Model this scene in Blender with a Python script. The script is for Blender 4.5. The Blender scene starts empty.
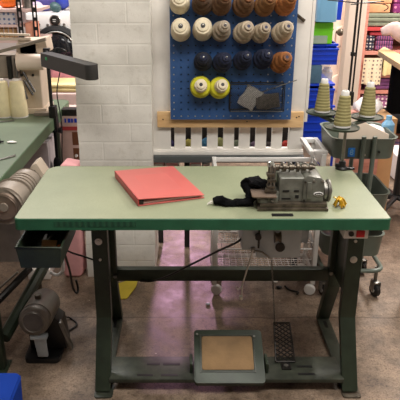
import bpy, bmesh, math, random
from mathutils import Vector, Matrix, noise
random.seed(7)
SC = bpy.context.scene
COL = SC.collection
V = Vector
F, PX, PITCH, CZ = 590.0, 187.0, math.radians(21.6), 1.525
UP = V((0, math.sin(PITCH), math.cos(PITCH)))
FW = V((0, math.cos(PITCH), -math.sin(PITCH)))
CAM = V((0, 0, CZ))

def at(px, py, Y=None, z=None, x=None):
    """world point seen at a photo pixel, at a depth Y, a height z or a side x"""
    d = FW + V((1, 0, 0)) * ((px - PX) / F) - UP * ((py - 200) / F)
    if Y is not None: t = Y / d.y
    elif z is not None: t = (z - CZ) / d.z
    else: t = x / d.x
    return CAM + d * t

# ------------------------------------------------------------------ materials
def lin(c):
    out = []
    for v in c:
        v = v / 255.0
        out.append(v / 12.92 if v <= 0.04045 else ((v + 0.055) / 1.055) ** 2.4)
    return (*out, 1.0)

class Nodes:
    def __init__(s, name):
        s.m = bpy.data.materials.new(name); s.m.use_nodes = True
        s.t = s.m.node_tree; s.bsdf = s.t.nodes['Principled BSDF']
        s.tc = s.t.nodes.new('ShaderNodeTexCoord')
    def n(s, ty, **kw):
        nd = s.t.nodes.new(ty)
        for k, v in kw.items():
            if k in nd.inputs: nd.inputs[k].default_value = v
            else: setattr(nd, k, v)
        return nd
    def l(s, a, b): s.t.links.new(a, b)
    def noise(s, scale, detail=4.0, rough=.6):
        nd = s.n('ShaderNodeTexNoise', Scale=scale, Detail=detail, Roughness=rough)
        s.l(s.tc.outputs['Object'], nd.inputs['Vector']); return nd
    def ramp(s, src, stops):
        r = s.n('ShaderNodeValToRGB'); e = r.color_ramp.elements
        while len(e) < len(stops): e.new(.5)
        for i, (p, c) in enumerate(stops):
            e[i].position = p; e[i].color = c
        s.l(src, r.inputs['Fac']); return r
    def mix(s, fac, a, b, mode='MIX'):
        m = s.n('ShaderNodeMix', data_type='RGBA', blend_type=mode)
        for sock, v in ((m.inputs[0], fac), (m.inputs[6], a), (m.inputs[7], b)):
            if hasattr(v, 'links'): s.l(v, sock)
            else: sock.default_value = v
        return m.outputs[2]
    def bump(s, h, strength, dist=.01):
        b = s.n('ShaderNodeBump', Strength=strength, Distance=dist)
        s.l(h, b.inputs['Height']); s.l(b.outputs['Normal'], s.bsdf.inputs['Normal'])

def mat(name, c, rough=.55, metal=0.0, var=.18, scale=18, bump=0.0, bscale=80, c2=None, spec=None, alpha=None, trans=0.0):
    s = Nodes(name); b = s.bsdf
    nz = s.noise(scale)
    a = lin(c)
    if c2 is None: lo = tuple(v * (1 - var) for v in a[:3]) + (1,)
    else: lo = lin(c2)
    hi = tuple(min(1, v * (1 + var * .5)) for v in a[:3]) + (1,)
    r = s.ramp(nz.outputs['Fac'], [(.3, lo), (.7, hi if c2 is None else a)])
    s.l(r.outputs['Color'], b.inputs['Base Color'])
    b.inputs['Roughness'].default_value = rough; b.inputs['Metallic'].default_value = metal
    if spec is not None: b.inputs['Specular IOR Level'].default_value = spec
    if trans: b.inputs['Transmission Weight'].default_value = trans
    if alpha is not None: b.inputs['Alpha'].default_value = alpha
    if bump:
        s.bump(s.noise(bscale).outputs['Fac'], bump)
    return s.m

def stripes(name, c, c2, scale, axis='Z', rough=.85, dist=.6):
    s = Nodes(name)
    w = s.n('ShaderNodeTexWave', Scale=scale, Distortion=dist, bands_direction=axis, Detail=2.0)
    s.l(s.tc.outputs['Object'], w.inputs['Vector'])
    r = s.ramp(w.outputs['Fac'], [(.25, lin(c2)), (.75, lin(c))])
    s.l(r.outputs['Color'], s.bsdf.inputs['Base Color'])
    s.bsdf.inputs['Roughness'].default_value = rough
    s.bump(w.outputs['Fac'], .3, .004)
    return s.m

def dots(name, base, dot, scale, radius, rough=.9, c3=None):
    s = Nodes(name)
    v = s.n('ShaderNodeTexVoronoi', Scale=scale, Randomness=.12)
    s.l(s.tc.outputs['Object'], v.inputs['Vector'])
    r = s.ramp(v.outputs['Distance'], [(radius, lin(dot)), (radius + .06, lin(base))])
    out = r.outputs['Color']
    if c3:
        nz = s.ramp(s.noise(scale * .12, 1).outputs['Fac'], [(.52, (0, 0, 0, 1)), (.6, (1, 1, 1, 1))])
        out = s.mix(nz.outputs['Color'], out, lin(c3), 'MULTIPLY')
    s.l(out, s.bsdf.inputs['Base Color']); s.bsdf.inputs['Roughness'].default_value = rough
    return s.m

def floor_mat():
    s = Nodes('worn_concrete')
    big = s.noise(1.4, 6, .65); mid = s.noise(7, 8, .7); fine = s.noise(38, 8, .8)
    a = s.ramp(big.outputs['Fac'], [(.32, lin((82, 70, 58))), (.68, lin((152, 134, 116)))])
    b_ = s.ramp(mid.outputs['Fac'], [(.36, lin((90, 78, 67))), (.64, lin((188, 171, 155)))])
    c = s.mix(.55, a.outputs['Color'], b_.outputs['Color'])
    sp = s.ramp(fine.outputs['Fac'], [(.36, (.3, .27, .25, 1)), (.49, (1, 1, 1, 1)), (.66, (1, 1, 1, 1)), (.76, (1.0, 1.0, 1.0, 1))])
    c = s.mix(.75, c, sp.outputs['Color'], 'MULTIPLY')
    gr = s.ramp(s.noise(130, 3, .8).outputs['Fac'], [(.38, (.42, .39, .36, 1)), (.5, (1, 1, 1, 1)), (.62, (1, 1, 1, 1)), (.72, (1.35, 1.33, 1.3, 1))])
    c = s.mix(.8, c, gr.outputs['Color'], 'MULTIPLY')
    st = s.ramp(s.noise(2.6, 5, .7).outputs['Fac'], [(.36, (.45, .4, .36, 1)), (.52, (1, 1, 1, 1))])
    c = s.mix(.55, c, st.outputs['Color'], 'MULTIPLY')
    # paint flecks
    vo = s.n('ShaderNodeTexVoronoi', Scale=26.0); s.l(s.tc.outputs['Object'], vo.inputs['Vector'])
    fl = s.ramp(vo.outputs['Distance'], [(.05, (1, 1, 1, 1)), (.09, (0, 0, 0, 1))])
    gate = s.ramp(s.noise(9, 2).outputs['Fac'], [(.55, (0, 0, 0, 1)), (.6, (1, 1, 1, 1))])
    fm = s.mix(1.0, fl.outputs['Color'], gate.outputs['Color'], 'MULTIPLY')
    c = s.mix(fm, c, lin((205, 200, 192)))
    # saw-cut joint across the slab
    sep = s.n('ShaderNodeSeparateXYZ'); s.l(s.tc.outputs['Object'], sep.inputs[0])
    wob = s.n('ShaderNodeMath', operation='MULTIPLY_ADD'); s.l(s.noise(6).outputs['Fac'], wob.inputs[0])
    wob.inputs[1].default_value = .03; s.l(sep.outputs['Y'], wob.inputs[2])
    m1 = s.n('ShaderNodeMath', operation='SUBTRACT'); s.l(wob.outputs[0], m1.inputs[0]); m1.inputs[1].default_value = 2.375
    m2 = s.n('ShaderNodeMath', operation='ABSOLUTE'); s.l(m1.outputs[0], m2.inputs[0])
    jr = s.ramp(m2.outputs[0], [(.002, (.35, .3, .28, 1)), (.007, (1, 1, 1, 1))])
    c = s.mix(.8, c, jr.outputs['Color'], 'MULTIPLY')
    c = s.mix(1.0, c, (.93, .86, .79, 1), 'MULTIPLY')
    s.l(c, s.bsdf.inputs['Base Color'])
    rr = s.ramp(mid.outputs['Fac'], [(.3, (.42, .42, .42, 1)), (.7, (.75, .75, .75, 1))])
    s.l(rr.outputs['Color'], s.bsdf.inputs['Roughness'])
    s.bump(fine.outputs['Fac'], .25, .004)
    return s.m

def brick_mat():
    s = Nodes('white_painted_brick')
    mp = s.n('ShaderNodeMapping'); mp.inputs['Rotation'].default_value = (math.radians(90), 0, 0)
    s.l(s.tc.outputs['Object'], mp.inputs['Vector'])
    br = s.n('ShaderNodeTexBrick', Scale=1.0)
    br.inputs['Brick Width'].default_value = .27; br.inputs['Row Height'].default_value = .092
    br.inputs['Mortar Size'].default_value = .006; br.inputs['Mortar Smooth'].default_value = 1.0
    s.l(mp.outputs[0], br.inputs['Vector'])
    n1 = s.noise(4, 6); n2 = s.noise(30, 8, .7)
    c = s.ramp(n1.outputs['Fac'], [(.3, lin((210, 206, 197))), (.7, lin((234, 231, 222)))])
    d = s.ramp(n2.outputs['Fac'], [(.3, (.74, .72, .67, 1)), (.46, (1, 1, 1, 1))])
    cc = s.mix(.55, c.outputs['Color'], d.outputs['Color'], 'MULTIPLY')
    s.l(cc, s.bsdf.inputs['Base Color']); s.bsdf.inputs['Roughness'].default_value = .6
    ad = s.n('ShaderNodeMath', operation='MULTIPLY_ADD')
    s.l(br.outputs['Fac'], ad.inputs[0]); ad.inputs[1].default_value = -.45
    mu = s.n('ShaderNodeMath', operation='MULTIPLY'); s.l(n2.outputs['Fac'], mu.inputs[0]); mu.inputs[1].default_value = .5
    s.l(mu.outputs[0], ad.inputs[2])
    s.bump(ad.outputs[0], .2, .012)
    return s.m

def laminate():
    s = Nodes('green_laminate')
    n1 = s.noise(2.2, 5); n2 = s.noise(220, 3, .7)
    c = s.ramp(n1.outputs['Fac'], [(.3, lin((130, 138, 112))), (.7, lin((152, 156, 128)))])
    sp = s.ramp(n2.outputs['Fac'], [(.35, (.8, .82, .78, 1)), (.6, (1, 1, 1, 1))])
    cc = s.mix(.7, c.outputs['Color'], sp.outputs['Color'], 'MULTIPLY')
    s.l(cc, s.bsdf.inputs['Base Color']); s.bsdf.inputs['Roughness'].default_value = .42
    return s.m

def wood(name, c, c2, scale=9, axis='X', rough=.55):
    s = Nodes(name)
    mp = s.n('ShaderNodeMapping')
    sc = {'X': (.12, 1, 1), 'Y': (1, .12, 1), 'Z': (1, 1, .12)}[axis]
    mp.inputs['Scale'].default_value = sc
    s.l(s.tc.outputs['Object'], mp.inputs['Vector'])
    nz = s.n('ShaderNodeTexNoise', Scale=scale * 6, Detail=5.0, Roughness=.6); s.l(mp.outputs[0], nz.inputs['Vector'])
    r = s.ramp(nz.outputs['Fac'], [(.3, lin(c2)), (.7, lin(c))])
    s.l(r.outputs['Color'], s.bsdf.inputs['Base Color']); s.bsdf.inputs['Roughness'].default_value = rough
    s.bump(nz.outputs['Fac'], .1, .002)
    return s.m

M = dict(
    floor=floor_mat(), brick=brick_mat(), lam=laminate(),
    lam2=mat('worn_green_laminate', (100, 114, 92), .5, scale=5, var=.15),
    edge=mat('green_edge_rubber', (36, 94, 66), .5, scale=12, var=.25),
    edge2=mat('grey_green_edge', (84, 108, 80), .5, scale=8, var=.2),
    tape=stripes('dark_green_rule', (32, 82, 58), (26, 68, 48), 16, 'X', .5, 0.0),
    dgreen=mat('dark_green_enamel', (44, 55, 41), .42, .1, scale=14, var=.35, bump=.05),
    lgreen=mat('worn_green_enamel', (68, 72, 61), .45, .1, scale=20, var=.4, c2=(38, 43, 35)),
    chrome=mat('bright_steel', (205, 205, 200), .28, .9, var=.1),
    steel=mat('dull_steel', (140, 138, 132), .38, .85, var=.25, scale=40),
    dsteel=mat('dark_steel', (62, 60, 58), .4, .8, var=.3, scale=40),
    black=mat('black_plastic', (22, 22, 23), .4, var=.2),
    blackc=mat('black_cloth', (14, 14, 16), .95, var=.4, bump=.5, bscale=300, spec=.1),
    lampg=mat('charcoal_plastic', (46, 45, 44), .5, var=.12),
    white=mat('white_paint', (226, 222, 215), .5, scale=7, var=.1, bump=.08, bscale=40),
    whitep=mat('white_plastic', (222, 220, 216), .4, var=.05),
    whitew=mat('white_coated_wire', (220, 216, 212), .4, var=.06),
    cream=mat('cream_paint', (226, 208, 190), .5, scale=5, var=.07),
    pine=wood('raw_pine', (222, 188, 140), (198, 156, 104)),
    tan=mat('tan_tread_board', (142, 112, 74), .75, scale=9, var=.3, bump=.15, bscale=120),
    pegb=mat('blue_painted_hardboard', (44, 82, 134), .5, scale=6, var=.15),
    gunmetal=mat('grey_machine_enamel', (120, 121, 112), .38, .15, scale=26, var=.25, c2=(86, 86, 78)),
    oiled=mat('oily_brown_steel', (112, 102, 88), .33, .5, scale=45, var=.4, c2=(62, 56, 48)),
    plate=mat('brownish_steel_plate', (150, 132, 118), .4, .6, scale=20, var=.25),
    brass=mat('yellow_brass', (206, 160, 40), .35, .5, scale=60, var=.4),
    red=mat('red_vinyl', (190, 98, 92), .38, scale=4, var=.06),
    redd=mat('dark_red_vinyl', (176, 62, 62), .45, scale=6, var=.1),
    paper=mat('white_paper', (232, 226, 220), .8, var=.05),
    rsw=mat('red_switch', (190, 24, 34), .35, var=.05),
    bluegrey=mat('blue_grey_enamel', (178, 188, 194), .4, .1, scale=12, var=.15),
    cartg=mat('sage_grey_enamel', (98, 108, 98), .45, .1, scale=10, var=.1),
    blue=mat('blue_plastic', (22, 66, 200), .35, scale=6, var=.15),
    dblue=mat('deep_blue_plastic', (18, 56, 146), .8, scale=6, var=.15, spec=.15),
    lblue=mat('pale_blue_plastic', (120, 172, 208), .3, scale=6, var=.1),
    lime=mat('lime_green_plastic', (112, 206, 40), .4, scale=6, var=.12),
    clear=mat('cloudy_clear_plastic', (196, 206, 206), .2, var=.05, alpha=.45),
    gapdark=mat('slat_gap_dark', (46, 40, 37), .8, var=.2),
    foilg=mat('grey_foil', (126, 118, 110), .35, .2, scale=60, var=.5, c2=(60, 56, 52)),
    olive=stripes('olive_thread', (156, 148, 100), (134, 126, 82), 26, 'Z'),
    beige=mat('beige_machine_enamel', (206, 190, 170), .45, scale=8, var=.12),
    beiged=mat('beige_grey_enamel', (146, 134, 121), .45, .1, scale=12, var=.2),
    creamt=mat('cream_thread', (236, 222, 180), .9, scale=30, var=.08, bump=.2, bscale=200),
    grime=mat('grimy_motor_casting', (126, 120, 113), .38, .5, scale=10, var=.3),
    pinkc=mat('pink_cloth', (218, 158, 158), .95, scale=6, var=.2, bump=.3, bscale=30),
    yellowc=mat('pale_yellow_cloth', (228, 208, 150), .95, scale=6, var=.15, bump=.3, bscale=30),
    yellowp=mat('yellow_paper', (206, 186, 60), .85, scale=8, var=.15),
    wallp=mat('off_white_plaster', (206, 196, 192), .8, scale=2, var=.06),
    ceil=mat('ceiling_white', (220, 218, 212), .9, scale=2, var=.05),
    grey=mat('grey_tabletop', (78, 82, 82), .5, scale=6, var=.12),
    card=mat('cardboard', (204, 160, 112), .8, scale=6, var=.1),
    glass=mat('dark_door_glass', (26, 28, 32), .08, .1, var=.2),
    foil=mat('silver_foil', (226, 222, 216), .3, .1, scale=60, var=.3, c2=(190, 186, 180)),
    orange=mat('orange_plastic', (232, 112, 24), .5, scale=8, var=.15),
    bluetag=mat('blue_tag', (28, 112, 196), .5, var=.05),
    rubber=mat('black_rubber', (18, 18, 18), .6, var=.2),
    led=mat('green_mark', (20, 170, 96), .4, var=.02),
    bagw=mat('white_bag_plastic', (232, 226, 226), .4, scale=10, var=.08, bump=.6, bscale=14),
    brown=mat('brown_wood', (120, 74, 44), .6, scale=8, var=.3),
    purple=mat('purple_cloth', (122, 70, 116), .95, scale=12, var=.25),
)

# ------------------------------------------------------------------ mesh builder
class B:
    def __init__(s): s.bm = bmesh.new()
    def _bev(s, vs, bev, seg=2):
        if bev:
            es = list({e for v in vs for e in v.link_edges})
            bmesh.ops.bevel(s.bm, geom=es, offset=bev, segments=seg, profile=.6, affect='EDGES', clamp_overlap=True)
    def box(s, x0, x1, y0, y1, z0, z1, bev=0.0, seg=2):
        return s.obox(V(((x0+x1)/2, (y0+y1)/2, (z0+z1)/2)), (abs(x1-x0), abs(y1-y0), abs(z1-z0)), None, bev, seg)
    def obox(s, c, size, rot=None, bev=0.0, seg=2):
        r = bmesh.ops.create_cube(s.bm, size=1.0)['verts']
        m = Matrix.Translation(c) @ (rot.to_4x4() if rot else Matrix.Identity(4)) @ Matrix.Diagonal((*size, 1))
        for v in r: v.co = m @ v.co
        s._bev(r, bev, seg); return s
    def cyl(s, p0, p1, r0, r1=None, seg=20, bev=0.0):
        p0, p1 = V(p0), V(p1); r1 = r0 if r1 is None else r1
        L = (p1 - p0).length
        r = bmesh.ops.create_cone(s.bm, cap_ends=True, cap_tris=False, segments=seg, radius1=r0, radius2=r1, depth=L)['verts']
        q = (p1 - p0).to_track_quat('Z', 'Y').to_matrix().to_4x4()
        m = Matrix.Translation((p0 + p1) / 2) @ q
        for v in r: v.co = m @ v.co
        if bev:
            es = [e for e in {e for v in r for e in v.link_edges} if any(len(f.verts) > 4 for f in e.link_faces)]
            bmesh.ops.bevel(s.bm, geom=es, offset=bev, segments=2, profile=.6, affect='EDGES')
        return s
    def lathe(s, prof, o=(0, 0, 0), axis=(0, 0, 1), seg=24, cap=True):
        o, q = V(o), V(axis).to_track_quat('Z', 'Y').to_matrix()
        rings = []
        for r, h in prof:
            rings.append([s.bm.verts.new(o + q @ V((r * math.cos(2*math.pi*i/seg), r * math.sin(2*math.pi*i/seg), h))) for i in range(seg)])
        for a, b in zip(rings, rings[1:]):
            for i in range(seg):
                s.bm.faces.new((a[i], a[(i+1) % seg], b[(i+1) % seg], b[i]))
        if cap:
            s.bm.faces.new(rings[0][::-1]); s.bm.faces.new(rings[-1])
        return s
    def tube(s, pts, r, seg=8, closed=False):
        pts = [V(p) for p in pts]; n = len(pts); rings = []
        prev = None
        for i, p in enumerate(pts):
            if closed: t = (pts[(i+1) % n] - pts[i-1]).normalized()
            else: t = (pts[min(i+1, n-1)] - pts[max(i-1, 0)]).normalized()
            if prev is None: u = t.orthogonal().normalized()
            else:
                u = prev - t * prev.dot(t)
                u = u.normalized() if u.length > 1e-6 else t.orthogonal().normalized()
            prev = u; w = t.cross(u)
            rr = r[i] if isinstance(r, (list, tuple)) else r
            rings.append([s.bm.verts.new(p + (u * math.cos(2*math.pi*k/seg) + w * math.sin(2*math.pi*k/seg)) * rr) for k in range(seg)])
        pairs = list(zip(rings, rings[1:])) + ([(rings[-1], rings[0])] if closed else [])
        for a, b in pairs:
            for k in range(seg):
                s.bm.faces.new((a[k], a[(k+1) % seg], b[(k+1) % seg], b[k]))
        if not closed:
            s.bm.faces.new(rings[0][::-1]); s.bm.faces.new(rings[-1])
        return s
    def prism(s, pts, vec, bev=0.0):
        vec = V(vec)
        a = [s.bm.verts.new(V(p)) for p in pts]; b = [s.bm.verts.new(V(p) + vec) for p in pts]
        n = len(a)
        s.bm.faces.new(a[::-1]); s.bm.faces.new(b)
        for i in range(n): s.bm.faces.new((a[i], a[(i+1) % n], b[(i+1) % n], b[i]))
        s._bev(a + b, bev); return s
    def ball(s, c, r, seg=16, rot=None):
        r = (r, r, r) if not hasattr(r, '__len__') else r
        vs = bmesh.ops.create_uvsphere(s.bm, u_segments=seg, v_segments=max(6, seg*2//3), radius=1.0)['verts']
        m = Matrix.Translation(V(c)) @ (rot.to_4x4() if rot else Matrix.Identity(4)) @ Matrix.Diagonal((*r, 1))
        for v in vs: v.co = m @ v.co
        return s
    def jitter(s, amt, scale=20, seed=0):
        for v in s.bm.verts:
            v.co += noise.noise_vector(v.co * scale + V((seed, seed*2.3, seed*.7))) * amt
        return s
    def sub(s, cuts=2):
        bmesh.ops.subdivide_edges(s.bm, edges=s.bm.edges[:], cuts=cuts, use_grid_fill=True); return s
    def tray(s, x0, x1, y0, y1, z0, z1, t=.004, flare=.0):
        """open box with walls"""
        def ring(x0, x1, y0, y1, z): return [s.bm.verts.new(p) for p in ((x0,y0,z),(x1,y0,z),(x1,y1,z),(x0,y1,z))]
        f = flare
        o0 = ring(x0, x1, y0, y1, z0); o1 = ring(x0-f, x1+f, y0-f, y1+f, z1)
        i1 = ring(x0-f+t, x1+f-t, y0-f+t, y1+f-t, z1); i0 = ring(x0+t, x1-t, y0+t, y1-t, z0+t)
        for a, b in ((o0, o1), (o1, i1), (i1, i0)):
            for k in range(4): s.bm.faces.new((a[k], a[(k+1) % 4], b[(k+1) % 4], b[k]))
        s.bm.faces.new(o0[::-1]); s.bm.faces.new(i0)
        return s

def build(name, b, m, parent=None, smooth=35):
    me = bpy.data.meshes.new(name)
    bmesh.ops.recalc_face_normals(b.bm, faces=b.bm.faces[:])
    org = V((0, 0, 0)); p = parent
    while p is not None: org += p.location; p = p.parent
    if parent is not None: bmesh.ops.translate(b.bm, verts=b.bm.verts[:], vec=-org)
    b.bm.to_mesh(me); b.bm.free()
    for f in me.polygons: f.use_smooth = True
    me.set_sharp_from_angle(angle=math.radians(smooth))
    me.materials.append(M[m] if isinstance(m, str) else m)
    o = bpy.data.objects.new(name, me); COL.objects.link(o)
    if parent is not None: o.parent = parent
    return o

def tag(o, label, cat, group=None, kind=None):
    o['label'] = label; o['category'] = cat
    if group: o['group'] = group
    if kind: o['kind'] = kind
    return o
def thing(name, label, cat, loc, group=None):
    o = bpy.data.objects.new(name, None); o.empty_display_size = .05
    COL.objects.link(o); o.location = loc
    return tag(o, label, cat, group)
def single(name, b, m, label, cat, group=None, kind=None, origin=None, smooth=35):
    """a thing that is one mesh, its origin put at the middle of its base"""
    zs = [v.co.z for v in b.bm.verts]; xs = [v.co.x for v in b.bm.verts]; ys = [v.co.y for v in b.bm.verts]
    org = V(((min(xs)+max(xs))/2, (min(ys)+max(ys))/2, min(zs))) if origin is None else V(origin)
    bmesh.ops.translate(b.bm, verts=b.bm.verts[:], vec=-org)
    o = build(name, b, m, None, smooth); o.location = org
    return tag(o, label, cat, group, kind)
def struct(name, b, m, parent=None):
    o = build(name, b, m, parent)
    if parent is None: o['kind'] = 'structure'
    return o
def copy_tree(o, parent=None):
    c = o.copy(); COL.objects.link(c)
    if parent is not None: c.parent = parent
    for ch in [k for k in COL.objects if k.parent == o and k != c]: copy_tree(ch, c)
    return c
def text_mesh(name, body, size, m, parent, loc, rot=(math.radians(90), 0, 0), ext=.0006):
    cu = bpy.data.curves.new(name, 'FONT'); cu.body = body; cu.size = size; cu.extrude = ext
    cu.align_x = 'CENTER'; cu.align_y = 'CENTER'
    tmp = bpy.data.objects.new(name + '_src', cu); COL.objects.link(tmp)
    dg = bpy.context.evaluated_depsgraph_get()
    me = bpy.data.meshes.new_from_object(tmp.evaluated_get(dg))
    bpy.data.objects.remove(tmp)
    o = bpy.data.objects.new(name, me); COL.objects.link(o)
    me.materials.clear(); me.materials.append(M[m])
    org = V((0, 0, 0)); p = parent
    while p is not None: org += p.location; p = p.parent
    o.parent = parent; o.location = V(loc) - org; o.rotation_euler = rot
    return o
def arc(c, r, a0, a1, n, z):
    return [V((c[0] + r*math.cos(a0 + (a1-a0)*i/n), c[1] + r*math.sin(a0 + (a1-a0)*i/n), z)) for i in range(n+1)]
def rrect(x0, x1, y0, y1, z, radii, n=6):
    """rounded rectangle, radii for corners (x0y0, x1y0, x1y1, x0y1)"""
    p = math.pi; r = radii
    return (arc((x0+r[0], y0+r[0]), r[0], p, 1.5*p, n, z) + arc((x1-r[1], y0+r[1]), r[1], 1.5*p, 2*p, n, z) +
            arc((x1-r[2], y1-r[2]), r[2], 0, .5*p, n, z) + arc((x0+r[3], y1-r[3]), r[3], .5*p, p, n, z))
def smoothpath(pts, n=6):
    pts = [V(p) for p in pts]; out = []
    P = [pts[0]*2 - pts[1]] + pts + [pts[-1]*2 - pts[-2]]
    for i in range(1, len(P)-2):
        a, b, c, d = P[i-1:i+3]
        for k in range(n):
            t = k/n
            out.append(.5*((2*b) + (c-a)*t + (2*a-5*b+4*c-d)*t*t + (3*b-a-3*c+d)*t**3))
    out.append(pts[-1]); return out

# ------------------------------------------------------------------ setting
struct('floor', B().box(-3.4, 3.4, -2.6, 7.0, -.1, 0), 'floor')
struct('wall_back', B().box(-3.4, 3.4, 7.0, 7.12, 0, 2.9), 'wallp')
struct('wall_front', B().box(-3.4, 3.4, -2.72, -2.6, 0, 2.9), 'wallp')
struct('wall_left', B().box(-3.52, -3.4, -2.6, 7.0, 0, 2.9), 'wallp')
struct('wall_right', B().box(3.4, 3.52, -2.6, 7.0, 0, 2.9), 'wallp')
struct('ceiling', B().box(-3.4, 3.4, -2.6, 7.0, 2.9, 3.0), 'ceil')

# painted brick pillar, its faces slightly uneven
b = B()
nx, nz = 14, 90
x0, x1, y0, y1, zt = -.522, -.166, 2.75, 3.12, 2.9
b.box(x0, x1, y0, y1, 0, zt)
bmesh.ops.subdivide_edges(b.bm, edges=[e for e in b.bm.edges if abs(e.verts[0].co.z - e.verts[1].co.z) > 1], cuts=nz)
bmesh.ops.subdivide_edges(b.bm, edges=[e for e in b.bm.edges if abs(e.verts[0].co.x - e.verts[1].co.x) > .2], cuts=nx, use_grid_fill=True)
for v in b.bm.verts:
    row = math.floor(v.co.z / .092)
    j = V((noise.noise(V((row*1.7, 0, 3))), noise.noise(V((row*2.1, 5, 1))), 0)) * .006
    v.co += j + noise.noise_vector(v.co * 12) * .004 + V((0, noise.noise(v.co * V((5, 1, 16)) if False else V((v.co.x*5, 1.3, v.co.z*16)))*.004, 0))
struct('wall_pillar', b, 'brick')

# old panelled door standing ajar, far right
door_dir = V((.454, .891, 0)); dn = V((.891, -.454, 0)); rot = Matrix((door_dir, V((-.891, .454, 0)), V((0, 0, 1)))).transposed()
dc = V((1.13, 4.85, 0))
b = B(); b.obox(dc + door_dir*.4 + V((0, 0, 1.02)), (.8, .035, 2.04), rot)
door = struct('door_1', b, 'cream')
fl = B()
for z0, z1 in ((0, .12), (.52, .66), (.90, 1.06), (1.5, 1.6), (1.94, 2.04)):
    fl.obox(dc + door_dir*.4 + dn*.022 + V((0, 0, (z0+z1)/2)), (.8, .012, z1-z0), rot, .003)
for t in (.06, .4, .74):
    fl.obox(dc + door_dir*t + dn*.0222 + V((0, 0, 1.02)), (.11, .0124, 2.04), rot, .003)
build('door_rail', fl, 'cream', door)
kb = at(336, 32, Y=4.93); t_ = (kb - dc).dot(door_dir)
kp = dc + door_dir*t_ + V((0, 0, kb.z))
build('door_knob', B().cyl(kp + dn*.02, kp + dn*.05, .012).ball(kp + dn*.065, .03), 'oiled', door)
a = at(368, 0, Y=4.55)
struct('trim_1', B().box(a.x - .13, a.x, 4.55, 4.67, 0, 2.9, .004), 'cream')

# ------------------------------------------------------------------ main sewing table
TX0, TX1, TY0, TY1, TZ = -.567, .669, 1.764, 2.313, .76
table = thing('sewing_table', 'long green-topped industrial sewing table on dark green metal legs, in the middle', 'table', (.05, 2.03, 0))
R4 = (.018, .016, .045, .05)
b = B().prism(rrect(TX0+.002, TX1-.002, TY0+.002, TY1-.002, TZ-.038, R4), (0, 0, .038))
build('tabletop', b, 'lam', table)
b = B()
outer = rrect(TX0, TX1, TY0, TY1, 0, R4); inner = rrect(TX0+.0025, TX1-.0025, TY0+.0025, TY1-.0025, 0, R4)
n = len(outer); rings = []
for ring, z in ((outer, TZ-.04), (outer, TZ-.003), (inner, TZ+.0004), (inner, TZ-.04)):
    rings.append([b.bm.verts.new((p.x, p.y, z)) for p in ring])
for k in range(4):
    A_, B_ = rings[k], rings[(k+1) % 4]
    for i in range(n): b.bm.faces.new((A_[i], A_[(i+1) % n], B_[(i+1) % n], B_[i]))
band = build('edge_banding', b, 'edge', table)
xa, xb = at(54, 224, Y=TY0).x, at(136, 224, Y=TY0).x
tp = build('measuring_tape', B().box(xa, xb, TY0-.0012, TY0, TZ-.027, TZ-.009), 'tape', table)
# leg frames: two bent posts on a foot rail
def profile_post(pts, w, x0, x1):
    """post following a yz path, w deep in y, between x0 and x1"""
    f = [V((0, y - w/2, z)) for y, z in pts]; r = [V((0, y + w/2, z)) for y, z in pts][::-1]
    return [V((x0, p.y, p.z)) for p in f + r]
LEGX = (-.323, .625)
for i, xc in enumerate(LEGX):
    x0, x1 = xc-.029, xc+.029
    b = B()
    b.prism(profile_post([(1.845, .012), (1.985, .255), (1.985, .70)], .034, x0, x1), (x1-x0, 0, 0), .004)
    b.box(x0-.004, x1+.004, 1.80, 2.29, .70, .72, .003)
    leg = build('leg', b, 'dgreen', table)
    build('rear_post', B().prism(profile_post([(2.335, .012), (2.215, .26), (2.215, .70)], .034, x0+.002, x1-.002), (x1-x0-.004, 0, 0), .004), 'dgreen', leg)
    fr = B().box(x0+.002, x1-.002, 1.86, 2.34, .004, .026, .004)
    build('foot_rail', fr, 'lgreen', leg)
    build('foot_slot', B().box(xc-.008, xc+.006, 2.24, 2.29, .0255, .0268), 'black', leg)
    tx = B().prism(rrect(x0-.002, x1+.010, 1.805, 1.875, .0, (.012, .012, .002, .002)), (0, 0, .006))
    build('toe_plate', tx, 'lgreen' if i == 0 else 'oiled', leg)
    build('web_plate', B().box(xc-.004, xc+.004, 2.0015, 2.1985, .315, .6995, .002), 'dgreen', leg)
    yb = 1.968
    if i == 0: spots = [((98.5, 241.5), .014), ((100.2, 259.5), .0055)]
    else: spots = [((353.5, 259.5), .014), ((355.5, 241), .006)]
    for (p, q), r in spots:
        c = at(p, q, Y=yb)
        bb = B().cyl(c, c + V((0, -.004, 0)), r, r*.95)
        if r > .01: bb.cyl(c + V((0, -.004, 0)), c + V((0, -.009, 0)), r*.55, seg=6)
        build('bolt', bb, 'chrome', leg)
    c = at(332.5, 273, Y=2.197) if i else at(109, 276, Y=2.197)
    build('bolt', B().cyl(V((xc - (.02 if i else -.02), 2.198, c.z)), V((xc - (.02 if i else -.02), 2.188, c.z)), .008, seg=6), 'steel', leg)
b = B().box(LEGX[0]+.027, LEGX[1]-.027, 2.198, 2.204, .285, .338, .002)
b.box(LEGX[0]+.027, LEGX[1]-.027, 2.198, 2.232, .334, .339, .002)
build('crossbar', b, 'dgreen', table)
b = B().box(LEGX[0]+.025, LEGX[1]-.025, 1.845, 1.985, .052, .058, .0015)
b.box(LEGX[0]+.025, LEGX[1]-.025, 1.843, 1.849, .042, .058, .0015)
b.box(LEGX[0]+.025, LEGX[1]-.025, 1.98, 1.986, .042, .058, .0015)
pl = build('treadle_rail', b, 'lgreen', table)
def slot(p0, p1, y):
    c0, c1 = at(p0, y, z=.0585), at(p1, y, z=.0585)
    build('slot', B().box(c0.x, c1.x, c0.y-.006, c0.y+.006, .0575, .0590), 'black', pl)
for s_ in ((137, 153, 375), (161, 178, 375), (147, 160, 364), (163, 180, 364), (297, 312, 366.5), (298, 315, 374)): slot(*s_)
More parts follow.
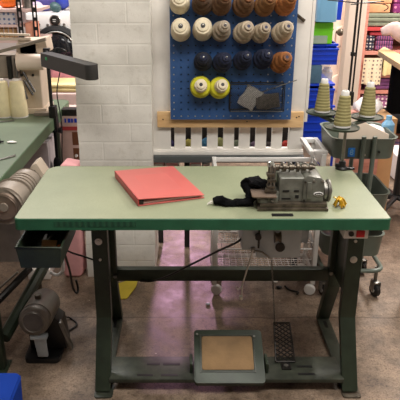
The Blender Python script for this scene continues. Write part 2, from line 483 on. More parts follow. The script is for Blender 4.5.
# big treadle
O = V((.028, 1.833, .036)); vv = V((0, .196, .105)); Lv = vv.length; vv.normalize(); nn = V((0, -vv.z, vv.y)); W = .270
def tp3(u, v, h): return O + V((u, 0, 0)) + vv*v + nn*h
rot = Matrix((V((1, 0, 0)), vv, nn)).transposed()
b = B()
pts = [tp3(p.x, p.y, 0) for p in rrect(0, W, 0, Lv, 0, (.012, .012, .016, .012))]
b.prism(pts, nn*.026, .004)
tread = build('treadle', b, 'dgreen', table)
b = B().prism([tp3(p.x, p.y, .0255) for p in rrect(.030, W-.040, .052, Lv-.030, 0, (.008,)*4)], nn*.004, .001)
build('tread_board', b, 'tan', tread)
b = B()
for u0, u1, v0, v1 in ((.02, .03, .04, Lv-.02), (W-.04, W-.03, .04, Lv-.02)):
    b.obox(tp3((u0+u1)/2, (v0+v1)/2, .027), (.006, v1-v0, .004), rot, .001)
for v_ in (.046, Lv-.024): b.obox(tp3(W/2-.005, v_, .027), (W-.06, .006, .004), rot, .001)
build('frame_lip', b, 'lgreen', tread)
for u_, v_ in ((.24, Lv-.03), (.012, Lv-.02)):
    build('bolt', B().cyl(tp3(u_, v_, .026), tp3(u_, v_, .031), .005, seg=6), 'steel', tread)
for u_ in (-.018, W+.006):
    build('hinge_bracket', B().box(.028+u_, .028+u_+.012, 1.88, 1.95, .056, .10, .003), 'dgreen', table)
# lattice foot pedal for the presser-foot lifter
g0, g1 = V((at(276, 363, z=.062).x, 1.945, .064)), V((at(274, 325, z=.085).x, 2.18, .09))
gw = .076; gv = (g1-g0); gl = gv.length; gv.normalize(); gu = V((1, 0, 0)); gn = gu.cross(gv)
def gp(u, v): return g0 + gu*u + gv*v
b = B()
for a_, c_ in (((0, 0), (gw, 0)), ((gw, 0), (gw-.008, gl)), ((gw-.008, gl), (.0, gl)), ((0, gl), (0, 0))):
    b.tube([gp(*a_), gp(*c_)], .0038, 6)
k = -gl
while k < gw + gl:
    for s_ in (1, -1):
        u0 = k if s_ > 0 else k
        pa, pb = None, None
        # line u = k + s*v clipped to 0..gw
        vs = [v_ for v_ in [i*.004 for i in range(int(gl/.004)+1)] if 0 <= (k + s_*v_) <= gw - .008*v_/gl]
        if len(vs) > 1: b.tube([gp(k + s_*vs[0], vs[0]), gp(k + s_*vs[-1], vs[-1])], .003, 5)
    k += .026
ped = build('lattice_pedal', b, 'dsteel', table)
b = B().box(g0.x+.018, g0.x+.056, 1.90, 1.95, .056, .064, .002)
build('pedal_bracket', b, 'dsteel', ped)
build('bolt', B().cyl((g0.x+.036, 1.915, .064), (g0.x+.036, 1.915, .07), .010, seg=6), 'steel', ped)
# pull chain from the underside of the top to the lattice pedal
ctop, cbot = at(268.5, 233, Y=2.02), V((g1.x+.004, 2.18, .094))
ctop.z = .715; ctop.x = at(265.5, 240, Y=2.05).x
b = B(); nl = 58
for i in range(nl):
    c = ctop.lerp(cbot, (i+.5)/nl); L = (cbot-ctop).length/nl*.72
    d = (cbot-ctop).normalized(); u = d.orthogonal().normalized() if i % 2 == 0 else d.cross(d.orthogonal()).normalized()
    b.tube([c + d*L*math.sin(t)*.9 + u*.0032*math.cos(t) for t in [2*math.pi*q/8 for q in range(8)]], .0011, 5, True)
build('pull_chain', b, 'steel', table)

# ------------------------------------------------------------------ things fixed under the table
b_ = thing('switch_box', 'pale grey switch box with red and black buttons under right table edge', 'switch', (.565, 1.80, .665))
build('housing', B().box(.522, .604, 1.782, 1.85, .680, .7199, .004), 'whitep', b_)
build('push_button', B().cyl((.545, 1.782, .700), (.545, 1.776, .700), .009, bev=.001), 'black', b_)
build('rocker_switch', B().box(.562, .590, 1.776, 1.783, .688, .712, .002), 'rsw', b_)
build('screw', B().cyl((.529, 1.782, .712), (.529, 1.780, .712), .003), 'steel', b_)

mt = thing('sewing_motor', 'blue-grey sewing machine motor hanging under the green tabletop', 'motor', (.30, 2.05, .5))
b = B().box(.205, .265, 1.99, 2.16, .535, .71, .006).box(.262, .43, 2.0, 2.17, .495, .66, .010)
b.cyl((.30, 2.09, .585), (.46, 2.09, .585), .062, .06, 24, .006)
build('motor_housing', b, 'bluegrey', mt)
build('mounting_bracket', B().box(.24, .42, 2.02, 2.16, .655, .7195, .004), 'dsteel', mt)
c = at(280, 247, Y=2.0)
build('cover_plate', B().cyl(c, c + V((0, -.006, 0)), .018), 'dsteel', mt)
c = at(262, 233.5, Y=1.985)
build('belt_pulley', B().lathe([(.006, -.014), (.022, -.012), (.016, -.003), (.016, .003), (.022, .012), (.006, .014)], (at(277, 236, Y=1.98).x, 1.965, .60), (1, 0, 0), 20), 'oiled', mt)
build('vent_slot', B().box(.2655, .272, 1.994, 1.999, .54, .65), 'black', mt)
c = at(258, 236, Y=1.98)
build('adjuster_knob', B().cyl(c, c + V((0, -.014, 0)), .012, bev=.002).cyl(c, c + V((0, .03, 0)), .004), 'black', mt)
pA, pB = at(253, 250, Y=1.97), at(242, 286, Y=1.99)
b = B().tube([pA, pB], .0032, 8).tube([pB, at(238, 290, Y=1.99), at(236, 287, Y=1.985)], .0026, 6).tube([pB, at(241.5, 300, Y=1.99)], .0024, 6)
b.cyl(at(241, 296, Y=1.985), at(241, 299, Y=1.985), .008)
build('linkage_rod', b, 'chrome', mt)
b = B().tube([at(252, 250, Y=1.985), at(262, 252, Y=1.985), at(270, 258, Y=1.99)], .004, 6)
b.obox(at(253, 250, Y=1.985), (.014, .01, .02), None, .002)
build('clutch_lever', b, 'steel', mt)
b = B().tube(smoothpath([(.215, 2.05, .60), at(240, 240, Y=2.02), at(218, 251, Y=2.03), at(190, 265, Y=2.05), at(168, 276, Y=2.1), at(152, 281, Y=2.185), at(140, 281, Y=2.19)]), .0042, 8)
build('power_cable', b, 'black', mt)

# drawer tray hanging below the left end
ty = thing('hanging_tray', 'dark green metal tray slung below the left end of the table', 'tray', (-.475, 1.9, .6))
tx0, tx1 = at(19.5, 255, Y=1.735).x, at(59.5, 255, Y=1.735).x
b = B().tray(tx0, tx1, 1.735, 2.02, .596, .674, .004, .008)
build('tray_body', b, 'dgreen', ty)
build('tray_rim', B().tube([(tx0-.008, 1.727, .674), (tx1+.008, 1.727, .674), (tx1+.008, 2.028, .674), (tx0-.008, 2.028, .674)], .004, 6, True), 'dgreen', ty)
for xx in (tx0-.003, tx1-.001):
    build('hanger_strap', B().box(xx, xx+.004, 1.86, 1.90, .65, .7198), 'dgreen', ty)
c = at(48, 240, Y=1.85)
single('paper_scrap', B().box(c.x-.025, c.x+.025, 1.82, 1.89, .6005, .6015).obox(V((c.x, 1.85, .622)), (.05, .05, .002), Matrix.Rotation(.4, 3, 'X')).jitter(.004, 30), 'card', 'tan paper scrap lying in the green hanging tray', 'paper')
b = B().cyl((c.x+.03, 1.78, .617), (c.x+.045, 1.84, .617), .014, .014, 14, .002)
single('orange_spool', b, 'orange', 'small orange spool at the right of the hanging tray', 'spool')
s_ = thing('scissors', 'black-handled scissors lying in the back of the hanging tray', 'scissors', (c.x-.03, 1.9, .601))
for sg in (-1, 1):
    cc = V((c.x-.025+sg*.016, 1.83, .608))
    build('handle', B().tube([cc + V((.013*math.cos(t), .02*math.sin(t), 0)) for t in [2*math.pi*q/14 for q in range(14)]], .004, 6, True), 'black', s_)
    build('blade', B().obox(V((c.x-.025-sg*.004, 1.91, .608+sg*.0018)), (.010, .13, .002), Matrix.Rotation(sg*.12, 3, 'Z')), 'steel', s_)

# ------------------------------------------------------------------ on the table: binder
bz = TZ + .0006
P = [at(115, 172.5, z=bz+.02), at(173, 167.5, z=bz+.02), at(204.5, 195, z=bz+.012), at(138.5, 200.5, z=bz+.022)]
bd = thing('ring_binder', 'red vinyl ring binder lying closed on the green table', 'binder', (P[3]+P[1])/2)
bd.location.z = bz
def slab(pts, hs, th):
    b = B(); lo = [b.bm.verts.new((p.x, p.y, h)) for p, h in zip(pts, hs)]; hi = [b.bm.verts.new((p.x, p.y, h+th)) for p, h in zip(pts, hs)]
    b.bm.faces.new(lo[::-1]); b.bm.faces.new(hi)
    for i in range(4): b.bm.faces.new((lo[i], lo[(i+1) % 4], hi[(i+1) % 4], hi[i]))
    b._bev(lo + hi, .0012); return b
build('front_cover', slab(P, (bz+.0245, bz+.0235, bz+.010, bz+.0245), .003), 'red', bd)
build('back_cover', slab(P, (bz,)*4, .003), 'red', bd)
e = (P[1]-P[0]).normalized(); e.z = 0; sp0, sp1 = P[0], P[3]
build('spine', slab([sp0 - e*.002, sp0 + e*.002, sp1 + e*.002, sp1 - e*.002], (bz,)*4, .0275), 'redd', bd)
ctr = (P[0]+P[1]+P[2]+P[3])/4
def inset(p, k): return V((ctr.x + (p.x-ctr.x)*k, ctr.y + (p.y-ctr.y)*k, 0))
Q = [inset(p, .93) for p in P]
build('pages', slab(Q, (bz+.0035,)*4, .0065), 'paper', bd)
m_ = sp0.lerp(sp1, .97) + e*.012; m_.z = bz+.012
build('ring_mechanism', B().obox(m_, (.016, .012, .014), None, .002), 'dsteel', bd)

# ------------------------------------------------------------------ overlock machine
mx = thing('overlock_sewing_machine', 'old grey overlock sewing machine with oval nameplate at the right of the table', 'sewing machine', (.36, 1.9, TZ))
def xp(px, Y, py=190): return at(px, py, Y=Y).x
YF = 1.832                                   # front face of the bed
bx0, bx1 = xp(258.5, YF, 210), xp(327, YF, 210)
build('base', B().box(bx0-.004, bx1+.004, YF-.006, YF+.185, TZ+.0006, TZ+.012, .003).box(bx0+.004, bx1, YF, YF+.18, TZ+.011, TZ+.027, .004), 'oiled', mx)
b = B()
x0, x1 = xp(279, YF+.02), xp(306, YF+.02)
b.box(x0, x1, YF+.018, YF+.15, TZ+.025, TZ+.112, .008, 3)
b.box(x0-.014, x0+.01, YF+.022, YF+.12, TZ+.025, TZ+.06, .004)
x2, x3 = xp(303, YF+.01), xp(324.5, YF+.01)
pr = [V((x2, YF+.01, TZ+.026)), V((x3, YF+.01, TZ+.026)), V((x3, YF+.01, TZ+.098)), V((x3-.012, YF+.01, TZ+.114)), V((x2+.012, YF+.01, TZ+.122)), V((x2, YF+.01, TZ+.112))]
b.prism(pr, (0, .15, 0), .007)
body = build('machine_body', b, 'gunmetal', mx)
c = V((xp(318.5, YF+.01, 194), YF+.0095, at(318.5, 194, Y=YF+.01).z))
b = B().lathe([(1, 0), (1, .0012), (.92, .0018)], (0, 0, 0), (0, -1, 0), 28)
for v in b.bm.verts: v.co = V((c.x + v.co.x*.0165, c.y + v.co.y, c.z + v.co.z*.0078))
np_ = build('nameplate', b, 'whitep', body)
b = B().lathe([(1, 0), (1, .0006)], (0, 0, 0), (0, -1, 0), 28)
for v in b.bm.verts: v.co = V((c.x + v.co.x*.0135, c.y - .0018 + v.co.y, c.z + v.co.z*.0052))
build('nameplate_field', b, 'dsteel', np_)
b = B()
for i in range(7): b.box(c.x-.0095+i*.0028, c.x-.0078+i*.0028, c.y-.0030, c.y-.0022, c.z-.0018, c.z+.0018)
build('nameplate_lettering', b, 'whitep', np_)
# side cover with slot and screws on the body front
b = B().box(x2+.012, x2+.028, YF+.004, YF+.012, TZ+.04, TZ+.10, .005)
build('cover_plate', b, 'gunmetal', body)
for dx, dz in ((.006, .035), (.006, .10), (.034, .106), (.062, .105), (.02, .09)):
    build('screw', B().cyl((x2+dx, YF+.0105, TZ+dz), (x2+dx, YF+.006, TZ+dz), .0035, seg=12), 'chrome' if dz > .1 else 'dsteel', body)
for k_, (dx, dz, w, h) in enumerate(((.012, .062, .022, .006), (.050, .062, .016, .006), (.010, .036, .03, .004), (.055, .04, .012, .010))):
    build('thread_slot', B().box(x0+dx, x0+dx+w, YF+.0165, YF+.019, TZ+dz, TZ+dz+h), 'black', body)
# upper mechanism: rocker shaft with collars and thread guides
zc = at(292, 167.5, Y=YF+.05).z; ys = YF+.05
b = B().cyl((xp(272, ys), ys, zc), (xp(313, ys), ys, zc), .006, seg=14)
for px_, r_, w_ in ((276, .011, .012), (283, .014, .010), (290, .010, .016), (296, .015, .008), (302, .011, .014), (309, .009, .010)):
    xx = xp(px_, ys); b.cyl((xx-w_/2, ys, zc), (xx+w_/2, ys, zc), r_, seg=16, bev=.0015)
build('rocker_shaft', b, 'oiled', mx)
for k_, px_ in enumerate((281, 288, 295, 302, 309)):
    xx = xp(px_, ys+.03); zz = at(px_, 164, Y=ys+.03).z
    b = B().cyl((xx, ys+.03, TZ+.105), (xx, ys+.03, zz+.004), .0025, seg=8).cyl((xx, ys+.028, zz), (xx, ys+.014, zz), .0085, .0085, 14, .001).cyl((xx, ys+.014, zz), (xx, ys+.006, zz), .003, seg=8)
    build('tension_disc', b, 'steel', mx)
xx = xp(271, ys)
b = B().box(xx-.002, xx+.014, YF+.05, YF+.12, TZ+.05, zc+.002, .004)
head = build('needle_head', b, 'gunmetal', mx)
for dx, dy, z0_, z1_, r_ in ((-.012, .04, TZ+.05, zc+.022, .0032), (-.004, .032, TZ+.06, zc+.014, .004), (.006, .028, TZ+.055, zc+.008, .0035)):
    build('needle_bar', B().cyl((xx+dx, YF+dy, z0_), (xx+dx, YF+dy, z1_), r_, seg=10), 'steel', head)
for dz, x0_, x1_ in ((.075, -.018, .010), (.098, -.016, .012), (.118, -.020, .006)):
    build('guide_block', B().box(xx+x0_, xx+x1_, YF+.024, YF+.05, TZ+dz-.005, TZ+dz+.005, .002), 'oiled', head)
build('thread_eyelet', B().tube([V((xx-.012+.008*math.cos(t), YF+.03, zc+.018+.008*math.sin(t))) for t in [2*math.pi*q/12 for q in range(12)]], .002, 5, True), 'chrome', head)
build('presser_arm', B().obox(V((xx-.004, YF+.03, TZ+.062)), (.04, .018, .012), Matrix.Rotation(.25, 3, 'Y'), .003).cyl((xx-.02, YF+.03, TZ+.046), (xx-.02, YF+.03, TZ+.07), .004, seg=8), 'oiled', mx)
c0, c1 = xp(252.5, YF+.005, 190), xp(277, YF+.005, 190)
build('cloth_plate', B().prism(rrect(c0, c1, YF-.004, YF+.10, TZ+.048, (.012, .003, .003, .02)), (0, 0, .005), .001), 'plate', mx)
b = B().box(xp(259, YF), xp(279, YF), YF+.006, YF+.11, TZ+.026, TZ+.048, .003)
b.box(xp(261, YF), xp(268, YF), YF+.001, YF+.01, TZ+.028, TZ+.044, .002)
build('looper_cover', b, 'gunmetal', mx)
build('latch_knob', B().cyl((xp(273, YF), YF+.006, TZ+.037), (xp(273, YF), YF-.006, TZ+.037), .005, .004, 12), 'steel', mx)
hx = x3; hz = at(330, 190, Y=YF+.06).z; hy = YF+.055
b = B().lathe([(.006, .0), (.030, .001), (.036, .004), (.036, .010), (.030, .012), (.030, .016), (.038, .018), (.040, .022), (.038, .027), (.024, .029), (.014, .026), (.005, .026)], (hx, hy, hz), (1, 0, 0), 32)
build('handwheel', b, 'steel', mx)
build('wheel_hub', B().cyl((hx+.024, hy, hz), (hx+.036, hy, hz), .009, .008, 16, .002), 'chrome', mx)
# tabletop slot in front of the base, its dark laid on as black strip
c0, c1 = at(272, 216.3, z=TZ), at(292.5, 214, z=TZ)
single('slot_strip', B().box(c0.x, c1.x, c0.y-.002, c0.y+.016, TZ+.0006, TZ+.004, .0015), 'black', 'thin black strip as the dark table slot in front of the overlock machine', 'strip')
# yellow metal clip beside the wheel
c = at(339.5, 205, z=TZ+.006)
yc = thing('thread_cutter_clip', 'small yellow brass thread clip right of the handwheel', 'clip', (c.x, c.y, TZ))
b = B()
for k_ in range(7):
    a_ = k_*.9 + .3*(k_ % 2); ax = V((math.cos(a_)*.016, math.sin(a_)*.018, 0))
    b.tube(smoothpath([c + ax*1.2 + V((0, 0, -.0015)), c + ax*.6 + V((0, 0, .018+.004*(k_ % 3))), c - ax*.5 + V((0, 0, .024)), c - ax*1.1 + V((.004, 0, .004))], 4), .0036, 6)
build('coil', b, 'brass', yc)
build('stem', B().tube(smoothpath([c + V((-.004, .0, .012)), c + V((-.012, .012, .02)), c + V((-.018, .02, .022))], 4), .0022, 6), 'brass', yc)

# black ribbed cloth through the machine: two bunched pieces, one strip
def cloth_blob(name, path, widths, thick, m, label, seed):
    """soft strip: cross-section ellipse swept along a path"""
    path = smoothpath(path, 5); n = len(path); b = B(); rings = []; seg = 14
    for i, p in enumerate(path):
        t = (path[min(i+1, n-1)] - path[max(i-1, 0)]).normalized()
        side = V((0, 0, 1)).cross(t); side = side.normalized() if side.length > .05 else V((0, 1, 0))
        up = t.cross(side)
        f = i/(n-1)*(len(widths)-1); k = min(int(f), len(widths)-2); w = widths[k] + (widths[k+1]-widths[k])*(f-k)
        f2 = i/(n-1)*(len(thick)-1); k2 = min(int(f2), len(thick)-2); h = thick[k2] + (thick[k2+1]-thick[k2])*(f2-k2)
        rings.append([b.bm.verts.new(p + side*w*math.cos(2*math.pi*q/seg) + up*h*math.sin(2*math.pi*q/seg)) for q in range(seg)])
    for a_, c_ in zip(rings, rings[1:]):
        for q in range(seg): b.bm.faces.new((a_[q], a_[(q+1) % seg], c_[(q+1) % seg], c_[q]))
    b.bm.faces.new(rings[0][::-1]); b.bm.faces.new(rings[-1])
    for v in b.bm.verts:
        v.co += noise.noise_vector(v.co*24 + V((seed, 4, 1)))*.009
        v.co += noise.noise_vector(v.co*60 + V((seed, 0, 0)))*.007
        v.co.z = max(v.co.z, TZ+.0012)
    return b
zt_ = TZ
b = cloth_blob('', [at(214, 202.5, z=zt_+.010), at(222, 201, z=zt_+.014), at(233, 201.5, z=zt_+.012), at(243, 201.5, z=zt_+.012), at(250, 200, z=zt_+.016), at(252, 196, z=zt_+.03),
                   at(247, 187, z=zt_+.05), at(249, 182, z=zt_+.066), at(256, 181.5, z=zt_+.072), at(263, 184, z=zt_+.066), at(270, 188, z=zt_+.0605)],
               [.012, .026, .022, .026, .022, .014, .018, .028, .034, .028, .014], [.009, .018, .013, .012, .013, .011, .016, .019, .018, .012, .004], 'blackc', '', 3)
fab = single('fabric_strip', b, 'blackc', 'crumpled black fabric strip trailing left out of the grey overlock machine', 'fabric', smooth=22)
e0 = at(214, 203, z=TZ+.006)
for k_ in range(4):
    q = e0 + V((.004*k_-.006, -.004+.006*k_, .002*(k_ % 2)))
    build('loose_thread', B().tube(smoothpath([q, q + V((-.010, .002*k_-.003, .002)), q + V((-.018, -.004+.003*k_, -.003))], 4), .0014, 5), 'paper', fab)

# ------------------------------------------------------------------ thread stand with three cones
sb = at(341, 168, z=TZ)
ts = thing('thread_stand', 'dark green three-disc thread stand with tall pole on the back corner of the table', 'thread stand', (sb.x, sb.y-.012, TZ))
sb.y -= .012
b = B().lathe([(.026, .0006), (.026, .006), (.016, .012), (.014, .03), (.012, .034)], (sb.x, sb.y, TZ), (0, 0, 1), 20)
b.obox(V((sb.x+.028, sb.y-.012, TZ+.006)), (.04, .014, .010), None, .003)
b.obox(V((sb.x-.02, sb.y-.002, TZ+.018)), (.018, .014, .014), None, .003)
build('base_clamp', b, 'black', ts)
pole_z = .945
build('lower_pole', B().cyl((sb.x, sb.y, TZ+.03), (sb.x, sb.y, pole_z+.02), .0062, seg=14), 'steel', ts)
ztop = at(357, -6, Y=sb.y).z
b = B().cyl((sb.x-.003, sb.y, pole_z+.01), (sb.x-.003, sb.y, ztop), .0045, seg=12).cyl((sb.x+.011, sb.y+.002, 1.02), (sb.x+.011, sb.y+.002, ztop), .0035, seg=10)
build('upper_pole', b, 'dsteel', ts)
b = B().box(sb.x-.010, sb.x+.017, sb.y-.008, sb.y+.010, 1.02, 1.075, .003)
build('pole_clamp', b, 'dsteel', ts)
build('pole_collar', B().box(sb.x-.010, sb.x+.005, sb.y-.008, sb.y+.008, 1.21, 1.225, .002), 'dsteel', ts)
discs = [at(322, 112.5, z=.95), at(342, 127.5, z=.95), at(367, 117, z=.95)]
for c in discs:
    c.z = .95
    r_ = .067
    b = B().lathe([(.012, -.012), (.030, -.008), (r_-.004, -.004), (r_, .0), (r_, .004), (r_-.005, .004), (r_-.008, .001), (.02, .001), (.018, .004), (.010, .004)], c, (0, 0, 1), 36)
    d_ = build('spool_disc', b, 'dgreen', ts)
    e_ = V((sb.x, sb.y, .938)); dr = (V((c.x, c.y, .938)) - e_)
    L = dr.length; ang = math.atan2(dr.y, dr.x)
    build('disc_arm', B().obox(e_ + dr/2, (L, .022, .010), Matrix.Rotation(ang, 3, 'Z'), .003), 'dgreen', d_)
    build('spool_pin', B().cyl((c.x, c.y, .95), (c.x, c.y, 1.09), .003, seg=8), 'steel', d_)
zg = at(352, 3, Y=sb.y).z
b = B()
for c in discs:
    e_ = V((sb.x, sb.y, zg)); dr = V((c.x-sb.x, c.y-sb.y, 0)); u = dr.normalized()
    b.tube([e_, e_ + dr*.75, e_ + dr*1.0 + V((0, 0, .0))], .0022, 6)
    ce = e_ + dr*1.0 + u*.01
    b.tube([ce + V((.010*math.cos(t), .010*math.sin(t), 0)) for t in [2*math.pi*q/12 for q in range(12)]], .0016, 5, True)
b.tube(smoothpath([(sb.x, sb.y, zg), at(375, 3, Y=sb.y-.02), at(386, 5, Y=sb.y-.03), at(388, 8, Y=sb.y-.03), at(384, 11, Y=sb.y-.03)], 5), .0018, 6)
build('thread_guide', b, 'dsteel', ts)
def thread_cone(name, h, rb, rt):
    root = thing(name, '', 'thread cone', (0, 0, 0))
    prof = [(rb*.96, .006), (rb, .010)]
    nL = 20
    for i in range(nL+1):
        f = i/nL; r_ = rb + (rt-rb)*f + .0006*math.sin(i*2.4)
        prof.append((r_, .010 + f*(h-.030)))
    prof.append((rt*.8, h-.018))
    build('thread', B().lathe(prof, (0, 0, 0), (0, 0, 1), 28), 'olive', root)
    build('paper_core', B().lathe([(rb*.97, 0), (rb*.97, .007), (rt*.75, .008), (rt*.78, h-.020), (rt*.74, h-.004), (rt*.6, h), (rt*.35, h), (rt*.3, h-.02)], (0, 0, 0), (0, 0, 1), 24), 'whitep', root)
    return root
tc = thread_cone('thread_cone', .138, .033, .020)
labs = ['olive green thread cone standing on the left disc of the stand', 'olive green thread cone on the front disc, nearest the table', 'olive green thread cone standing on the right disc of the stand']
for i, c in enumerate(discs):
    o = tc if i == 0 else copy_tree(tc)
    o.location = (c.x, c.y, .9545); tag(o, labs[i], 'thread cone', 'olive thread cones on the thread stand'); o.rotation_euler = (0, 0, i*1.1)

# ------------------------------------------------------------------ sage rolling cart
cx0, cx1 = at(332.5, 150, Y=2.52).x, at(398, 150, Y=2.52).x
cy0, cy1 = 2.52, 2.82
ct = thing('rolling_cart', 'sage grey three-tier rolling cart behind the right table end', 'cart', ((cx0+cx1)/2, (cy0+cy1)/2, 0))
def round_tray(x0, x1, y0, y1, z0, z1, r=.05):
    b = B(); t = .003
    oo = [rrect(x0+.008, x1-.008, y0+.008, y1-.008, z0, (r,)*4), rrect(x0, x1, y0, y1, z1-.012, (r,)*4), rrect(x0-.006, x1+.006, y0-.006, y1+.006, z1, (r,)*4),
          rrect(x0+t, x1-t, y0+t, y1-t, z1-.001, (r,)*4), rrect(x0+.011, x1-.011, y0+.011, y1-.011, z0+.004, (r,)*4)]
    rg = [[b.bm.verts.new(p) for p in ring] for ring in oo]; n = len(rg[0])
    for A_, B_ in zip(rg, rg[1:]):
        for i in range(n): b.bm.faces.new((A_[i], A_[(i+1) % n], B_[(i+1) % n], B_[i]))
    b.bm.faces.new(rg[0][::-1]); b.bm.faces.new(rg[-1]); return b
tz = [(.722, .818), (.455, .555), (.235, .345)]
for z0, z1 in tz: build('tray', round_tray(cx0, cx1, cy0, cy1, z0, z1), 'cartg', ct)
xm = at(366.5, 170, Y=2.5).x
b_up = []
for yy in (cy0-.010, cy1+.010):
    for dx in (-.024, .024):
        build('upright', B().cyl((xm+dx, yy, .17), (xm+dx, yy, .83), .0105, seg=14), 'cartg', ct)
b = B().tube(rrect(cx0+.01, cx1+.006, cy0-.01, cy1+.01, .165, (.05,)*4), .011, 10, True)
build('bottom_frame', b, 'cartg', ct)
for px_, yy in ((cx0+.03, cy0+.05), (cx1-.006, cy0+.05), (cx0+.03, cy1-.01), (cx1-.006, cy1-.01)):
    w = build('caster', B().lathe([(.008, -.012), (.03, -.012), (.034, -.008), (.034, .008), (.03, .012), (.008, .012)], (px_, yy-.012, .0345), V((1, .35, 0)), 24), 'rubber', ct)
    build('caster_fork', B().cyl((px_, yy, .07), (px_, yy, .156), .009, seg=10).obox(V((px_, yy-.004, .076)), (.03, .05, .01), None, .003).obox(V((px_+.0165, yy-.010, .055)), (.003, .03, .05), Matrix.Rotation(.33, 3, 'Z')).obox(V((px_-.0165, yy-.012, .055)), (.003, .03, .05), Matrix.Rotation(.33, 3, 'Z')), 'steel', w)
    build('hub', B().cyl((px_-.0135, yy-.0165, .0345), (px_+.0135, yy-.007, .0345), .012, seg=14), 'whitep', w)
c = at(351.5, 152.5, Y=cy0-.001)
st_ = build('sticker', B().box(c.x-.015, c.x+.015, cy0-.0022, cy0+.004, c.z-.02, c.z+.02, .001), 'bluetag', ct)
text_mesh('sticker_digit', '8', .036, 'lblue', st_, (c.x, cy0-.0028, c.z))
for px_ in (364.5, 379):
    c = at(px_, 155 if px_ < 370 else 152, Y=cy0)
    build('screw', B().cyl((c.x, cy0+.004, c.z), (c.x, cy0-.004, c.z), .005, seg=10), 'chrome' if px_ < 370 else 'black', ct)
# loads in the cart
c0, c1 = at(341, 140, Y=2.56), at(385, 140, Y=2.56)
b = B().prism([V((c0.x, 2.60, .7275)), V((c1.x+.03, 2.60, .7275)), V((c1.x+.03, 2.60, .815)), V((c0.x+.05, 2.60, .90)), V((c0.x, 2.60, .90))], (0, .012, 0), .002)
single('cut_white_board', b, 'cream', 'cream board with slanted top edge standing in the top tray', 'board')
single('white_foam_bundle', B().ball((c1.x+.005, 2.73, .79), (.045, .07, .04)).jitter(.008, 18, 2), 'bagw', 'crumpled white bundle in top cart tray behind the board', 'bundle')
c = at(386, 131, Y=2.77)
single('blue_bottle', B().lathe([(.028, 0), (.03, .004), (.03, .10), (.014, .12), (.014, .14)], (c.x, 2.75, .7265), (0, 0, 1), 20), 'lblue', 'pale blue bottle at right rear of the top cart tray', 'bottle')
single('folded_white_cloth', B().box(cx0+.03, cx1-.06, cy0+.05, cy1-.06, .459, .50, .012).jitter(.004, 20, 4), 'paper', 'folded white cloth lying in the middle cart tray', 'cloth')
single('tan_cloth_pile', B().box(cx0+.03, cx1-.05, cy0+.04, cy1-.06, .2395, .285, .014).jitter(.005, 20, 6), 'plate', 'brownish cloth pile in the lowest cart tray', 'cloth')

# ------------------------------------------------------------------ white rack with pegboard (old crib side) above a grey bench
FY = 2.85
def X(px, py, Y=FY): return at(px, py, Y=Y).x
def Z(py, Y=FY): return at(187, py, Y=Y).z
lpx0, lpx1 = X(150.5, 60), X(170, 60); rpx0, rpx1 = X(294, 60), X(308.5, 60)
zbot, ztop2 = Z(153), 1.56
fr = thing('slatted_frame', 'white painted slatted frame with tall side planks carrying the blue pegboard', 'frame', ((lpx0+rpx1)/2, FY, zbot))
pk = {}
build('side_plank', B().box(lpx0, lpx1, FY, FY+.02, zbot+.01, ztop2, .002), 'white', fr)
build('side_plank', B().box(rpx0, rpx1, FY, FY+.02, zbot+.01, ztop2, .002), 'white', fr)
build('edge_board', B().box(lpx0-.010, lpx0-.002, FY-.02, FY+.05, zbot, ztop2), 'pine', fr)
build('return_board', B().box(rpx1+.001, rpx1+.016, FY+.0, FY+.09, zbot+.16, ztop2, .002), 'white', fr)
zs0, zs1 = Z(149.5), Z(125)
gaps = [(169.5, 174.3), (185.5, 191), (202, 207.2), (218, 223.5), (234.5, 239.3), (250.5, 256), (267, 272.3), (283, 289)]
edges = [157] + [v for g in gaps for v in g] + [301]
for i in range(0, len(edges), 2):
    build('slat', B().box(X(edges[i], 137), X(edges[i+1], 137), FY+.021, FY+.036, zs0-.005, zs1+.02, .002), 'white', fr)
build('bottom_rail', B().box(X(151, 150), X(303, 150), FY-.008, FY+.055, zbot, Z(149.5), .004), 'white', fr)
build('back_panel', B().box(X(158, 137), X(300, 137), FY+.19, FY+.20, zbot+.001, zs1+.06), 'gapdark', fr)  # sheet added behind the slats to keep their gaps dark
build('bottom_lip', B().box(X(151, 150), X(303, 150), FY-.015, FY-.0085, zbot-.006, zbot+.012, .002), 'white', fr)
wr = build('wood_rail', B().box(X(157.5, 122), X(302.5, 122), FY-.0215, FY-.0005, Z(126.5), Z(111), .003), 'pine', fr)
for px_, py_ in ((163, 119.5), (299, 116.5), (296.5, 117.5), (247, 121.5)):
    c = at(px_, py_, Y=FY-.0215)
    build('screw', B().cyl(c + V((0, .002, 0)), c + V((0, -.0008, 0)), .0036, seg=10), 'black', wr)
# white strips behind some peg holes, standing in for light from behind
PY = FY - .045                                   # pegboard front
pz0, pz1 = Z(119.5, PY), 1.50
pX0, pX1 = at(170, 60, Y=PY).x, at(294.5, 60, Y=PY).x
pb = thing('pegboard', 'blue pegboard with rows of holes and thread cones on pegs', 'pegboard', ((pX0+pX1)/2, PY, pz0))
step = .0335; nc = round((pX1-pX0)/step); nr = round((pz1-pz0)/step)
sx, sz = (pX1-pX0)/nc, (pz1-pz0)/nr
b = B(); vmap = {}
def gv_(x, z):
    k = (round(x, 5), round(z, 5))
    if k not in vmap: vmap[k] = b.bm.verts.new((x, PY, z))
    return vmap[k]
for i in range(nc):
    for j in range(nr):
        cx_, cz_ = pX0 + (i+.5)*sx, pz0 + (j+.5)*sz
        o8 = [gv_(cx_ + a_*sx/2, cz_ + c_*sz/2) for a_, c_ in ((1, 0), (1, 1), (0, 1), (-1, 1), (-1, 0), (-1, -1), (0, -1), (1, -1))]
        i8 = [b.bm.verts.new((cx_ + .0042*math.cos(q*math.pi/4), PY, cz_ + .0042*math.sin(q*math.pi/4))) for q in range(8)]
        for q in range(8): b.bm.faces.new((o8[q], o8[(q+1) % 8], i8[(q+1) % 8], i8[q]))
ex = bmesh.ops.extrude_face_region(b.bm, geom=b.bm.faces[:])
